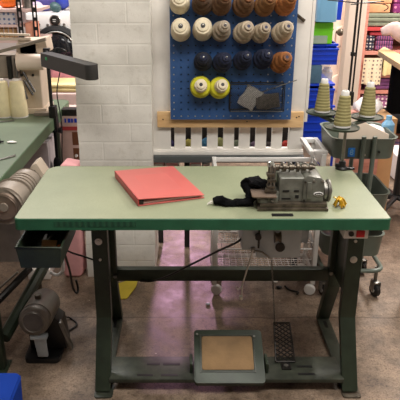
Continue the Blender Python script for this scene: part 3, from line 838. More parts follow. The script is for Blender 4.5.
for v in [g for g in ex['geom'] if isinstance(g, bmesh.types.BMVert)]: v.co.y += .0045
build('peg_panel', b, 'pegb', pb, 20)
b = B()
for i, w in ((0, .02), (nc-1, .02), (nc-2, .02), (nc-4, .014)):
    xx = pX0 + (i+.5)*sx; b.box(xx-w/2, xx+w/2, PY+.0047, PY+.018, pz0+.002, pz1-.02)
b.box(pX0+.03, pX1-.08, PY+.0047, PY+.0178, pz0+.008, pz0+.03)
build('hole_light_strip', b, 'white', pb)
build('dark_backing', B().box(pX0+.004, pX1-.004, PY+.0182, PY+.0232, pz0+.002, pz1-.004), 'black', pb)

tilt = math.radians(19)
AX0 = V((0, -math.cos(tilt), math.sin(tilt))); AX1 = V((.14, -math.cos(tilt), math.sin(tilt)+.05)).normalized()
PL = PY
def spool(label, px, py, rb, rt, L, m_thread, m_core, steps=0, hole='blue', rim=None):
    """cone of thread lying on a peg, small end towards the room; px,py = centre of its small end"""
    global AX
    AX = AX1 if steps and px > 205 else AX0
    py -= 1.5; px += .8 if AX is AX1 else 0
    Yt = PL - .006 - rb*.38 + L*AX.y
    tip = at(px, py, Y=Yt); base = tip - AX*L
    root = thing('thread_cone_spool', label, 'thread cone', base, 'thread cones on the pegboard')
    prof = [(rb*.93, 0), (rb, .004)]
    if steps:
        for k_ in range(steps):
            f0, f1 = k_/steps, (k_+1)/steps
            r0 = rb + (rt*1.25-rb)*f0; r1 = rb + (rt*1.25-rb)*f1
            prof += [(r0, .006 + f0*L*.85), (r0*.97+r1*.03 - .0005, .006 + (f0*.25+f1*.75)*L*.85), (r1+.0018, .006 + f1*L*.85-.001)]
    else:
        prof += [(rb*.98, L*.4), (rb*.93, L*.7), (rb*.86, L*.86), (rt*1.3, L*.93)]
    prof.append((rt*.8, L*.90 if steps else L*.935))
    build('thread', B().lathe(prof, base, AX, 28), m_thread, root)
    q = [(rt*.7, L*.5), (rt, L*.90), (rt*.96, L*.985), (rt*.85, L), (rt*.42, L), (rt*.38, L*.97)]
    core = build('cone_core', B().lathe(q, base, AX, 22), m_core, root)
    build('core_hole', B().cyl(base + AX*(L*.972), base + AX*(L*.9985), rt*.40, seg=16), 'holeb' if hole == 'blue' else 'black', core)
    if rim: build('thread_base', B().lathe([(rb*1.0, 0), (rb*1.02, .004), (rb*.98, .03), (rb*.85, .05), (rb*.5, .052)], base + AX*.002, AX, 28), rim, root)
    return base, L
def pegpin(base, L):
    d = base + AX*(L-.015); e_ = base + AX*(L + .012); s0 = base - AX*((base.y and (PL - base.y))/math.cos(tilt)*-1)*0
    hook = build('peg', B().cyl(base - AX*.004, e_, .0032, seg=10).ball(e_, .0045, 8), 'chrome', pb)
M['holeb'] = mat('dark_blue_plug', (24, 26, 66), .5, var=.1)
def th(n, c, v=.14): M[n] = mat(n, c, .9, scale=40, var=v, bump=.35, bscale=260); return n
C = dict(cream=th('cream_yarn', (226, 214, 186)), dbrown=th('dark_brown_yarn', (84, 62, 44)), brown=th('brown_yarn', (100, 72, 48)), mbrown=th('mid_brown_yarn', (104, 74, 48)),
         rust=th('rust_yarn', (122, 84, 46)), orange=th('orange_brown_yarn', (148, 92, 46)), taupe=th('taupe_yarn', (170, 156, 138)), sand=th('sand_yarn', (190, 174, 150)),
         navy=th('navy_yarn', (25, 32, 56)), nblack=th('blue_black_yarn', (26, 30, 44)), lime=th('yellow_green_yarn', (206, 202, 48)))
rows = [
 # top row, cut by the picture's top
 ('cream thread cone, first in the top row of the pegboard', 179.5, -1, .046, .026, .105, 'cream', 'paper', 0),
 ('dark brown thread cone, top row, beside the cream one', 203, -2, .048, .018, .125, 'dbrown', 'brown_core', 3),
 ('mid brown thread cone, third in the top row of the pegboard', 225, -2, .046, .018, .125, 'brown', 'brown_core', 3),
 ('brown thread cone with dark plug, fourth in the top row', 248, -1, .048, .018, .125, 'mbrown', 'brown_core', 3),
 ('rust brown thread cone, fifth in the top row of the pegboard', 270, -1, .046, .018, .125, 'rust', 'brown_core', 3),
 ('orange brown thread cone, last in the top row', 291, -2, .047, .018, .125, 'orange', 'brown_core', 3),
 # second row
 ('cream thread cone with flat end, first in the second row', 180.5, 27.5, .046, .026, .105, 'cream', 'paper', 0),
 ('cream thread cone with flat end, second in the second row', 203, 27, .046, .026, .105, 'cream', 'paper', 0),
 ('taupe thread cone on a shiny peg, third in the second row', 224.5, 26.5, .044, .015, .115, 'taupe', 'taupe_yarn', 3),
 ('sand coloured thread cone with blue plug, fourth in the second row', 248, 27.5, .046, .018, .125, 'sand', 'taupe_yarn', 3),
 ('small sand coloured thread cone, fifth in the second row', 265.5, 28.5, .041, .017, .12, 'sand', 'taupe_yarn', 3),
 ('sand coloured thread cone, last in the second row, by the plank', 288, 27.5, .046, .018, .125, 'sand', 'taupe_yarn', 3),
 # third row
 ('blue-black thread cone, first in the third row of the pegboard', 203.5, 59, .043, .016, .11, 'nblack', 'navy_yarn', 3),
 ('navy thread cone, second in the third row of the pegboard', 225.5, 59, .045, .017, .115, 'navy', 'navy_yarn', 3),
 ('navy thread cone on a shiny peg, third in the third row', 246.5, 57, .043, .016, .115, 'navy', 'navy_yarn', 3),
 ('navy thread cone beside the orange one, fourth in the third row', 267.5, 55.5, .045, .017, .115, 'navy', 'navy_yarn', 3),
 ('orange brown thread cone, last in the third row', 286.5, 58.5, .047, .018, .125, 'orange', 'brown_core', 3),
 # bottom row
 ('cream cone wound with yellow green thread, left of the bottom pair', 201, 86, .048, .020, .10, 'cream_small', 'paper', 3),
 ('cream cone wound with yellow green thread, right of the bottom pair', 222, 86, .048, .020, .10, 'cream_small', 'paper', 3),
]
M['brown_core'] = mat('brown_paper_core', (120, 76, 44), .8, var=.1)
for i, (lab, px, py, rb, rt, L, cm, core, stp) in enumerate(rows):
    if cm == 'cream_small':
        Yt = PL - .006 - rb*math.sin(tilt) - L
        base, L_ = spool(lab, px, py, .034, rt, L, C['cream'], 'cream_yarn', 3, 'black', None)
        # the yellow winding at the wide end
        root = [o for o in COL.objects if o.get('label') == lab][0]
        build('thread_base', B().lathe([(.046, .0), (.050, .004), (.050, .03), (.044, .042), (.030, .046)], base + AX*.003, AX, 28), C['lime'], root)
    else:
        base, L_ = spool(lab, px, py, rb, rt, L, C[cm], 'cream_yarn' if core == 'paper' else core, stp, 'black' if core == 'paper' else 'blue')
    if 'shiny peg' in lab or cm in ('nblack', 'cream', 'navy'): pegpin(base, L_)

# mesh pocket on the pegboard
mx0, mx1 = at(230, 97, Y=PY-.04).x, at(284, 97, Y=PY-.04).x; mz0, mz1 = Z(111, PY-.04), Z(84, PY-.04)
mp_ = thing('mesh_basket', 'black wire mesh basket hooked low on the blue pegboard', 'basket', ((mx0+mx1)/2, PY-.03, mz0))
b = B()
cr = [(mx0, PY-.052), (mx1, PY-.052), (mx1, PY-.003), (mx0, PY-.003)]
for z in (mz0, mz1): b.tube([V((x, y, z)) for x, y in cr], .0026, 6, True)
for x, y in cr: b.tube([(x, y, mz0), (x, y, mz1)], .0026, 6)
build('wire_frame', b, 'black', mp_)
b = B(); st2 = .0085
x = mx0 - (mz1-mz0)
H_ = mz1-mz0; Wd = mx1-mx0
def seg_clip(k, s_):
    pts = []
    za = max(0, (0-k)/s_ if s_ > 0 else (k-Wd)); zb = min(H_, (Wd-k) if s_ > 0 else k)
    if zb - za > .004: return za, zb
k = -H_
while k < Wd + H_:
    for s_ in (1, -1):
        r_ = seg_clip(k, s_)
        if r_: b.tube([(mx0 + k + s_*r_[0], PY-.052, mz0 + r_[0]), (mx0 + k + s_*r_[1], PY-.052, mz0 + r_[1])], .0007, 4)
    k += st2
x = 0
while x < Wd:
    b.tube([(mx0+x, PY-.052, mz0), (mx0+x, PY-.003, mz0)], .0008, 4); x += st2
build('wire_mesh', b, 'black', mp_)
c = at(250, 100, Y=PY-.03)
single('foil_packet', B().obox(V((c.x, PY-.028, mz0+.062)), (.085, .010, .105), Matrix.Rotation(.22, 3, 'X') @ Matrix.Rotation(.5, 3, 'Y'), .004).sub(3).jitter(.009, 45, 3), 'foil', 'crinkled silver packet sticking up in the mesh basket', 'packet')
single('dark_packet', B().obox(V((mx1-.075, PY-.028, mz0+.045)), (.11, .012, .07), Matrix.Rotation(-.1, 3, 'Y'), .004).sub(3).jitter(.006, 40, 8), 'foilg', 'dark grey packet in right half of the mesh basket', 'packet')
single('metal_rod_tool', B().tube([at(262, 92, Y=PY-.035), at(297, 80, Y=PY-.075)], [.0028, .002], 8), 'steel', 'thin metal rod leaning up out of the mesh basket', 'tool')
c0, c1 = at(294, 13, Y=FY-.004), at(305, 21, Y=FY-.03)
single('metal_pin', B().cyl(V((c0.x, FY-.03, c0.z)), V((c1.x, FY-.006, c1.z)), .0075, seg=14, bev=.001), 'oiled', 'short metal rod fixed on the right white plank', 'rod')

# grey bench behind, with boxes on its lower shelf and yarn behind the slats
bn = thing('storage_bench', 'grey-topped bench standing behind the main table under the pegboard frame', 'bench', (.2, 3.0, 0))
bzt = zbot - .0065
build('bench_top', B().box(X(152, 155), X(303, 155), FY-.035, 3.20, bzt-.034, bzt, .003), 'grey', bn)
build('lower_shelf', B().box(X(152, 155)+.01, X(303, 155)-.01, FY+.0, 3.20, .44, .46), 'white', bn)
for xx, yy in ((at(187, 240, Y=3.14).x, 3.12), (.58, 3.12), (-.155, 3.18), (.58, 2.87)):
    build('bench_leg', B().box(xx-.015, xx+.015, yy-.015, yy+.015, 0, bzt-.034), 'black', bn)
px_list = [(153, 164, 'pink', .02), (165, 179, 'white', .0), (190, 201, 'pink', .03), (202.5, 210, 'white', .06)]
M['pinkbox'] = mat('pink_box', (224, 160, 160), .7, var=.1)
labs = ['pink and white box, leftmost on the bench shelf', 'white carton beside the pink box on bench shelf', 'pink box right of the dark gap on bench shelf', 'narrow white box at the right of the bench shelf boxes']
for (p0, p1, cc, dz), lab in zip(px_list, labs):
    xa, xb = X(p0, 161, FY+.01), X(p1, 161, FY+.01)
    o = thing('storage_box', lab, 'box', ((xa+xb)/2, 2.93, .4605), 'boxes on the bench shelf')
    build('carton', B().box(xa, xb, FY+.012, FY+.16, .461, bzt-.042-dz*.2, .002), 'pinkbox' if cc == 'pink' else 'paper', o)
    build('label_panel', B().box(xa+.006, xb-.006, FY+.0108, FY+.0122, .56, bzt-.05-dz*.2), 'paper' if cc == 'pink' else 'pinkbox', o)
ycol = [((44, 38, 84), 171.5, 'purple'), ((150, 142, 70), 189, 'yellow'), ((50, 100, 130), 204.5, 'blue'), ((130, 132, 84), 221, 'olive'), ((100, 108, 88), 237, 'sage'), ((110, 90, 110), 253, 'mauve'), ((60, 52, 50), 269.5, 'charcoal'), ((170, 50, 40), 286, 'red')]
for k_, (cc, px_, nm) in enumerate(ycol):
    n_ = 'yarn_'+nm; th(n_, cc, .3)
    yb = FY+.105
    rb_ = (.022, .024, .027, .028, .022, .018, .017, .020)[k_]
    c = V((at(px_ + (k_ % 3 - 1)*1.5, 142, Y=yb).x, yb, bzt + rb_ + .0005))
    b = B().ball(c, rb_, 18)
    rnd = random.Random(k_)
    for _ in range(7):
        ax = V((rnd.uniform(-1, 1), rnd.uniform(-1, 1), rnd.uniform(-1, 1))).normalized(); u = ax.orthogonal().normalized(); w = ax.cross(u)
        b.tube([c + (u*math.cos(t)+w*math.sin(t))*rb_*.96 + ax*rb_*.25 for t in [2*math.pi*q/20 for q in range(20)]], .0022, 5, True)
    for v in b.bm.verts: v.co.z = max(v.co.z, bzt+.0005)
    single('yarn_ball', b, n_, nm + ' yarn ball seen through a gap between the white slats', 'yarn ball', 'yarn balls behind the slats')

# ------------------------------------------------------------------ white wire drawer rack
wx0, wx1 = at(213, 286, Y=2.58).x, at(314, 286, Y=2.58).x; wy0, wy1 = 2.46, 2.79
wy0 = 2.46
wx0, wx1 = .135, .625
rk = thing('wire_drawer_rack', 'white rack of wire basket drawers on casters behind the table', 'drawer rack', ((wx0+wx1)/2, 2.62, 0))
zt3 = .645
b = B()
wy0, wy1 = 2.58, 2.80
for x, y in ((wx0, wy0), (wx1, wy0), (wx0, wy1), (wx1, wy1)):
    build('post', B().box(x-.011, x+.011, y-.011, y+.011, .055, .73 if x > .5 else zt3, .003), 'whitep', rk)
b = B()
for xx in (.556, .620): b.box(xx, xx+.022, wy0-.008, wy1+.01, .725, .745, .004)
for yy in (wy0-.008, wy1-.025): b.box(.5785, .6195, yy, yy+.035, .725, .745, .003)
b.box(.628, .634, wy0+.012, wy1-.012, .655, .7245)
build('end_frame', b, 'whitep', rk)
for z in (.10, zt3-.012):
    b = B()
    for y in (wy0, wy1): b.box(wx0, wx1, y-.008, y+.008, z-.010, z+.010, .003)
    for x in (wx0, wx1): b.box(x-.008, x+.008, wy0, wy1, z-.010, z+.010, .003)
    build('rack_frame', b, 'whitep', rk)
for z in (.25, .41, .57):
    for x in (wx0, wx1): build('runner', B().box(x-.007, x+.007, wy0, wy1, z-.006, z+.006), 'whitep', rk)
for k_, z0 in enumerate((.13, .28, .43)):
    z1 = z0 + (.115 if k_ < 2 else .125)
    b = B(); r_ = .0017
    xa, xb, ya, yb = wx0+.014, wx1-.014, wy0+.004, wy1-.014
    for z, rr in ((z1, .004), ((z0+z1)/2, r_), (z0, r_)):
        b.tube([(xa, ya, z), (xb, ya, z), (xb, yb, z), (xa, yb, z)], rr, 6, True)
    n_ = 14
    for i in range(n_+1):
        x = xa + (xb-xa)*i/n_
        b.tube([(x, ya, z1), (x, ya, z0), (x, yb, z0), (x, yb, z1)], r_, 5)
    for i in range(1, 9):
        y = ya + (yb-ya)*i/9
        b.tube([(xa, y, z1), (xa, y, z0), (xb, y, z0), (xb, y, z1)], r_, 5)
    build('wire_basket', b, 'whitew', rk)
for x, y in ((wx0, wy0), (wx1, wy0), (wx0, wy1), (wx1, wy1)):
    w = build('caster', B().lathe([(.006, -.012), (.024, -.012), (.0275, -.008), (.0275, .008), (.024, .012), (.006, .012)], (x+(.012 if x < .5 else -.014), y-.008, .028), V((.35, 1, 0)), 20), 'whitep', rk)
    build('caster_fork', B().cyl((x, y, .03), (x, y, .06), .006, seg=10), 'dsteel', w)
single('clear_bag_bundle', B().ball((.24, 2.69, .345), (.085, .08, .055)).jitter(.02, 16, 5), 'bagw', 'crumpled clear plastic bundle in the middle wire basket', 'bundle')
single('grey_bag_bundle', B().ball((.47, 2.69, .338), (.11, .08, .05)).jitter(.02, 16, 9), 'foil', 'dark crumpled bundle at right of the middle wire basket', 'bundle')
single('red_cloth_scrap', B().ball((.45, 2.68, .464), (.045, .06, .025)).jitter(.012, 22, 2), 'pinkc', 'pink cloth scrap in the top wire basket', 'cloth')

# ------------------------------------------------------------------ bins right of the frame
BYn = 3.3
def bin_(label, p0, p1, y0, y1, m, Y=BYn, dep=.28, lid=False):
    xa, xb = at(p0, (y0+y1)/2, Y=Y).x, at(p1, (y0+y1)/2, Y=Y).x; z0, z1 = at(300, y1, Y=Y).z, at(300, y0, Y=Y).z
    o = thing('stacking_bin', label, 'bin', ((xa+xb)/2, Y+dep/2, z0), 'bins stacked right of the pegboard')
    # hopper-front bin: low sloping front
    b = B(); t = .004; h = z1-z0
    b.box(xa, xb, Y+.02, Y+dep, z0, z0+t); b.box(xa, xb, Y+dep-t, Y+dep, z0, z1)
    for x in (xa, xb-t):
        b.prism([V((x, Y+.01, z0)), V((x, Y+dep, z0)), V((x, Y+dep, z1)), V((x, Y+.09, z1)), V((x, Y, z0+h*.72))], (t, 0, 0))
    b.prism([V((xa, Y+.01, z0)), V((xa, Y+.014, z0)), V((xa, Y+.004, z0+h*.72)), V((xa, Y, z0+h*.72))], (xb-xa, 0, 0))
    b.box(xa, xb, Y+.006, Y+.03, z1-.012, z1)
    body_ = build('bin_body', b, m, o)
    b = B()
    for f in (.25, .5): b.box(xa+.006, xb-.006, Y-.001, Y+.012, z0+h*f-.004, z0+h*f+.004, .001)
    build('rib', b, m, body_)
    build('lip', B().box(xa-.003, xb+.003, Y-.008, Y+.006, z0+h*.70, z0+h*.80, .003), m, o)
    return o
bin_('bright blue stacking bin, lowest of the stack beside the frame', 304, 334, 106, 139, 'blue')
bin_('blue stacking bin half hidden behind the left thread cone', 305, 334, 84, 106, 'blue')
bin_('wide blue stacking bin under the lime green one', 309, 338, 44, 65, 'blue')
o = thing('plastic_tub', 'pale blue plastic tub at the top of the bins', 'tub', at(330, 22, Y=3.24))
a0, a1 = at(317, 10, Y=3.24).x, at(339, 10, Y=3.24).x
z0, z1 = at(0, 22, Y=3.24).z, at(0, -6, Y=3.24).z
build('tub_body', B().prism(rrect(a0+.004, a1-.004, 3.24, 3.40, z0, (.02,)*4), (0, 0, z1-z0), .006), 'lblue', o)
build('tub_rim', B().tube(rrect(a0, a1, 3.237, 3.405, z1-.01, (.02,)*4), .006, 6, True), 'lblue', o)
o2 = single('blue_crate', B().tray(at(315, 8, Y=3.42).x, at(342, 8, Y=3.42).x, 3.42, 3.62, at(0, 20, Y=3.42).z, at(0, -8, Y=3.42).z, .005, .004), 'blue', 'dark blue crate behind the pale blue tub', 'crate')
a0, a1 = at(312, 33, Y=3.3).x, at(333, 33, Y=3.3).x; z0, z1 = at(0, 44, Y=3.3).z, at(0, 22.5, Y=3.3).z
o = thing('lime_drawer_box', 'lime green plastic box between the pale blue tub and blue bin', 'box', ((a0+a1)/2, 3.4, z0))
build('box_body', B().box(a0, a1, 3.3, 3.56, z0, z1, .006), 'lime', o)
build('seam', B().box(a0-.001, a1+.001, 3.296, 3.301, (z0+z1)/2-.003+.02, (z0+z1)/2+.003+.02), 'lime', o)
build('clear_front', B().box(a0+.004, a1-.03, 3.288, 3.2985, z0+.004, z0+(z1-z0)*.4, .002), 'clear', o)
a0, a1 = at(309, 75, Y=3.3).x, at(322, 75, Y=3.3).x
single('grey_blue_box', B().box(a0, a1, 3.31, 3.55, at(0, 83.5, Y=3.31).z, at(0, 65.5, Y=3.31).z, .004), mat('slate_blue', (70, 104, 128), .5), 'slate blue box wedged between the blue bins', 'box')
single('clear_jar', B().lathe([(.03, 0), (.032, .005), (.032, .07), (.02, .085), (.02, .095)], (at(326, 83, Y=3.42).x, 3.42, at(0, 83.5, Y=3.42).z), (0, 0, 1), 20), 'clear', 'clear plastic jar beside the slate blue box', 'jar')
# steel shelf carrying the bins
sh = thing('bin_shelf', 'white metal shelf unit holding the coloured bins', 'shelf', (.75, 3.5, 0))
sx0, sx1 = at(303, 60, Y=3.3).x+.0, at(345, 60, Y=3.3).x
zsh = [at(0, 139, Y=3.3).z, at(0, 84, Y=3.3).z, at(0, 65.2, Y=3.3).z, at(0, 44.3, Y=3.3).z]
for z in (zsh[0], zsh[1]):
    build('shelf_board', B().box(sx0, at(335, 90, Y=3.3).x, 3.31, 3.64, z-.010, z-.001), 'blue', sh)
for yy in (3.315, 3.63):
    build('post', B().box(sx0-.012, sx0, yy-.006, yy+.006, 0, 1.5), 'blue', sh)
    build('post', B().box(at(335, 120, Y=3.3).x, at(335, 120, Y=3.3).x+.012, yy-.006, yy+.006, 0, zsh[0]+.005), 'blue', sh)
a = at(309, 20, Y=3.2)
build('card_holder', B().box(sx0, at(316, 16, Y=3.3).x, 3.300, 3.313, at(0, 26, Y=3.3).z, at(0, 7, Y=3.3).z, .002), 'card', sh)

# ------------------------------------------------------------------ fabric shelves, far right
SY = 5.0
fs = thing('fabric_shelf', 'tall shelf packed with folded fabrics at far right', 'shelf', (1.95, SY+.2, 0))
fx0, fx1 = at(362, 45, Y=SY).x, 2.5
zb = [at(0, y, Y=SY).z for y in (92, 76, 53, 29)]
M['pinkwood'] = wood('pink_painted_wood', (216, 150, 132), (190, 120, 104))
M['redwood'] = wood('red_painted_wood', (196, 66, 66), (170, 50, 54))
build('side_panel', B().box(fx0, fx0+.03, SY, SY+.4, 0, 1.6), 'pinkwood', fs)
build('side_panel', B().box(fx1-.03, fx1, SY, SY+.4, 0, 1.6), 'pinkwood', fs)
build('back_panel', B().box(fx0+.03, fx1-.03, SY+.39, SY+.4, 0, 1.6), 'brown', fs)
for k_, z in enumerate(zb): build('shelf_board', B().box(fx0+.03, fx1-.03, SY, SY+.39, z-.014, z+.014), ['pinkwood', 'pinkwood', 'pinkwood', 'redwood'][k_], fs)
def folded(label, x0, x1, z0, z1, m, n=3, y0=SY+.01, dep=.3, seed=0):
    b = B(); h = (z1-z0)/n; rnd = random.Random(seed)
    for i in range(n):
        j = rnd.uniform(-.008, .008)
        b.box(x0+j, x1+j*.5, y0+abs(j), y0+dep, z0+h*i, z0+h*(i+1)-.0008, min(h*.42, .012), 3)
    b.jitter(.003, 12, seed)
    return single('folded_fabric', b, m, label, 'fabric', 'folded fabrics on the far shelf')
M['tanfl'] = mat('tan_print', (214, 160, 116), .95, scale=14, var=.2)
M['magfl'] = dots('magenta_print', (120, 40, 100), (214, 130, 160), 22, .3)
M['sagec'] = mat('sage_cloth', (126, 132, 112), .95, scale=20, var=.25)
M['diam'] = dots('dark_diamond_print', (36, 36, 56), (206, 196, 190), 34, .26)
M['purpl'] = stripes('purple_print', (150, 80, 120), (60, 44, 80), 16, 'X')
M['dotty'] = dots('cream_dot_print', (226, 208, 176), (112, 92, 92), 30, .22, c3=(176, 190, 186))
M['dotty2'] = dots('white_dot_print', (150, 90, 130), (230, 214, 206), 28, .28)
def FX(px, y): return at(px, y, Y=SY).x
zz = lambda y: at(0, y, Y=SY).z
folded('tan printed fabric on the uppermost shelf', FX(365, 5), FX(392, 5), zz(13.2), zz(-6), 'tanfl', 2, seed=1)
folded('magenta printed fabric at right of the tan one', FX(393.5, 5), FX(420, 5), zz(13.2), zz(-6), 'magfl', 2, seed=2)
folded('sage green folded fabric under the tan print', FX(365.5, 20), FX(420, 20), zz(27)+.003, zz(13.6), 'sagec', 3, seed=3)
folded('dark diamond printed fabric in the middle compartment', FX(368, 40), FX(375.5, 40), zz(51)+.004, zz(36), 'diam', 2, seed=4)
folded('purple striped fabric beside the diamond print', FX(376.5, 40), FX(394, 40), zz(51)+.004, zz(36), 'purpl', 3, seed=5)
folded('rose folded fabric lying on the purple stripes', FX(370, 33), FX(393, 33), zz(35.8), zz(32.0), mat('rose_cloth', (190, 70, 80), .95), 1, seed=6)
folded('purple folded fabric below the cream dotted cloth', FX(366, 80), FX(420, 80), zz(90)+.004, zz(79), 'purple', 3, seed=7)
folded('purple and white dotted fabric at the foot of shelf', FX(363.5, 96), FX(420, 96), zz(112), zz(95.5), 'dotty2', 3, seed=8)
def drape(label, x0, x1, z0, z1, y, m, seed):
    b = B(); nx_, nz_ = 14, 14
    g = [[b.bm.verts.new((x0+(x1-x0)*i/nx_, y + .010*math.sin(i*1.1+seed)*(1-j/nz_), z0+(z1-z0)*j/nz_ + .006*math.sin(i*.8+seed)*(1-j/nz_))) for i in range(nx_+1)] for j in range(nz_+1)]
    for j in range(nz_):
        for i in range(nx_): b.bm.faces.new((g[j][i], g[j][i+1], g[j+1][i+1], g[j+1][i]))
    ex = bmesh.ops.extrude_face_region(b.bm, geom=b.bm.faces[:])
    for v in [q for q in ex['geom'] if isinstance(q, bmesh.types.BMVert)]: v.co.y += .006
    return single('draped_cloth', b, m, label, 'cloth', smooth=80)
drape('cream dotted cloth hanging over the front of the fabric shelf', FX(361, 70)+.01, FX(380.5, 70), zz(84), zz(57.8), SY-.022, 'dotty', 1)
drape('plain cream cloth hanging beside the dotted cloth', FX(382, 70), FX(398, 70), zz(75), zz(58), SY-.022, 'yellowc', 3)
# bench in front with a white garment, bag
za = at(380, 54, Y=3.44).z
wq = [at(378, 50.5, z=za), at(450, 95, z=za), at(450, 77, z=za), at(384, 46.5, z=za)]
pk_ = thing('wooden_plank', 'pale wooden plank jutting in at far right above the black chair', 'plank', (wq[1].x, wq[1].y, 0))
build('board', B().prism([V((p.x, p.y, za-.03)) for p in wq], (0, 0, .03), .004), 'pine', pk_)
m_ = (wq[1]+wq[2])/2
build('trestle_leg', B().box(m_.x-.06, m_.x-.02, m_.y-.02, m_.y+.02, 0, za-.03), 'brown', pk_)
c = at(400, 40, z=za+.06)
b = B().tube(smoothpath([c + V((-.10, .05, .04)), c + V((-.03, .03, .06)), c + V((.06, 0, .0)), c + V((.2, 0, -.02))], 5), [.02, .026, .032, .036, .04, .042, .045, .045, .045, .045, .045, .045, .045, .045, .045, .045][:16], 12).jitter(.012, 14, 3)
single('white_garment', b, mat('pale_pink_garment', (226, 196, 186), .95, bump=.4, bscale=30), 'crumpled pale pink garment lying on the pale wooden plank', 'garment', smooth=80)
cb = thing('cardboard_box', 'tall cardboard box standing on floor behind the cart', 'box', (at(382, 170, Y=3.3).x, 3.35, 0))
ca, cc_ = at(373, 170, Y=3.25).x, at(391, 170, Y=3.25).x
zbx = at(0, 119, Y=3.25).z
build('carton', B().box(ca, cc_, 3.25, 3.5, 0.0, zbx, .003), 'card', cb)
build('flap', B().obox(V(((ca+cc_)/2, 3.243, zbx-.04)), (cc_-ca-.01, .004, .08), Matrix.Rotation(-.12, 3, 'X')), 'card', cb)
hx0 = at(394, 64, Y=3.42).x
zc_ = at(0, 128, Y=3.42).z; zt_2 = at(0, 61, Y=3.42).z
ch_ = thing('drafting_chair', 'tall black drafting chair cut by the right picture edge', 'chair', (hx0+.22, 3.62, 0))
build('backrest', B().box(hx0, hx0+.42, 3.42, 3.48, zc_+.08, zt_2, .03, 3), 'blackc', ch_)
build('seat', B().box(hx0+.01, hx0+.43, 3.49, 3.90, zc_-.06, zc_+.02, .03, 3), 'blackc', ch_)
build('back_strut', B().box(hx0+.19, hx0+.24, 3.481, 3.50, zc_-.04, zt_2-.1, .003), 'black', ch_)
build('gas_column', B().cyl((hx0+.22, 3.69, .08), (hx0+.22, 3.69, zc_-.06), .025, seg=16), 'black', ch_)
for k_ in range(5):
    a_ = .3 + k_*2*math.pi/5; e_ = V((hx0+.22+.26*math.cos(a_), 3.69+.26*math.sin(a_), .06))
    bl = build('base_leg', B().tube([(hx0+.22, 3.69, .09), e_], [.022, .014], 8), 'black', ch_)
    build('caster', B().cyl(e_ + V((-.012, 0, -.034)), e_ + V((.012, 0, -.034)), .0255, seg=14), 'rubber', bl)
c = at(368, 105, Y=3.2)
b = B().ball((c.x, 3.2, at(0, 106, Y=3.2).z), (.085, .09, .042), 32).jitter(.022, 14, 3).jitter(.012, 40, 5)
wbz = min(v.co.z for v in b.bm.verts)
single('white_plastic_bag', b, 'bagw', 'crumpled white plastic bag behind the thread cones', 'bag', smooth=60)
stl = thing('low_crate', 'tan wooden crate carrying the crumpled white bag', 'crate', (c.x, 3.2, 0))
build('crate_body', B().box(c.x-.12, c.x+.06, 3.1, 3.32, 0, wbz+.010, .004), 'pinkwood', stl)
# clutter on the floor at right
c = at(398, 172, Y=3.7)
fl_ = at(397, 181, z=0)
hb = thing('white_basket', 'white storage basket with black handle hole on the right floor', 'basket', (fl_.x+.08, fl_.y+.12, 0))
build('basket_body', B().box(fl_.x-.02, fl_.x+.3, fl_.y, fl_.y+.3, 0, .2, .02, 3), 'bagw', hb)
build('handle_hole', B().lathe([(.03, 0), (.03, .004)], (fl_.x+.03, fl_.y+.001, .09), (0, -1, 0), 20), 'black', hb)
f2 = at(396, 160, z=0)
single('floral_rug', B().prism(rrect(f2.x-.12, f2.x+.9, f2.y-.25, f2.y+.8, .0005, (.04,)*4), (0, 0, .008)), dots('floral_rug_print', (196, 160, 170), (120, 110, 160), 9, .3, c3=(230, 200, 200)), 'pink and blue patterned rug on the right-hand floor', 'rug')

# ------------------------------------------------------------------ left: second table with machine, cones, lamp
LT = thing('green_side_table', 'grey-green sewing table running along the left edge', 'table', (-1.05, 2.7, 0))
LX = -.725
b = B().prism(rrect(-1.5, LX-.001, 1.55, 3.62, .722, (.02, .02, .05, .02)), (0, 0, .038), .0)
build('tabletop', b, 'lam2', LT)
b = B(); oo = rrect(-1.502, LX+.002, 1.548, 3.622, 0, (.02, .02, .05, .02)); ii = rrect(-1.499, LX-.001, 1.551, 3.619, 0, (.02, .02, .05, .02)); rings = []
for ring, z in ((oo, .70), (oo, .757), (ii, .7604), (ii, .70)): rings.append([b.bm.verts.new((p.x, p.y, z)) for p in ring])
n = len(oo)
for k in range(4):
    A_, B_ = rings[k], rings[(k+1) % 4]
    for i in range(n): b.bm.faces.new((A_[i], A_[(i+1) % n], B_[(i+1) % n], B_[i]))
build('edge_banding', b, 'edge2', LT)
for (x, y) in ((LX-.035, 1.98), (LX-.035, 3.3), (-1.4, 1.98), (-1.4, 3.3)):
    lg = build('leg', B().box(x-.025, x+.025, y-.02, y+.02, .0, .722, .004), 'dgreen', LT)
    build('foot', B().box(x-.035, x+.035, y-.05, y+.05, 0, .012, .003), 'dgreen', lg)
b = B().tube([at(44, 266, Y=2.42), at(4, 338, Y=2.03)], .026, 10)
build('brace', b, 'dgreen', LT)
build('brace', B().tube([at(30, 268, Y=2.3), at(-6, 305, Y=2.12)], .016, 10), 'dsteel', LT)
b = B().box(-1.4, LX-.03, 2.0, 2.04, .56, .60, .003)
build('knee_lift_bar', b, 'black', LT)
build('crossbar', B().box(-1.4, LX-.03, 3.28, 3.32, .18, .22, .003), 'dgreen', LT)
build('knee_lift_rod', B().tube([at(-4, 291, Y=2.2), at(18, 272, Y=2.2)], .005, 8), 'steel', LT)

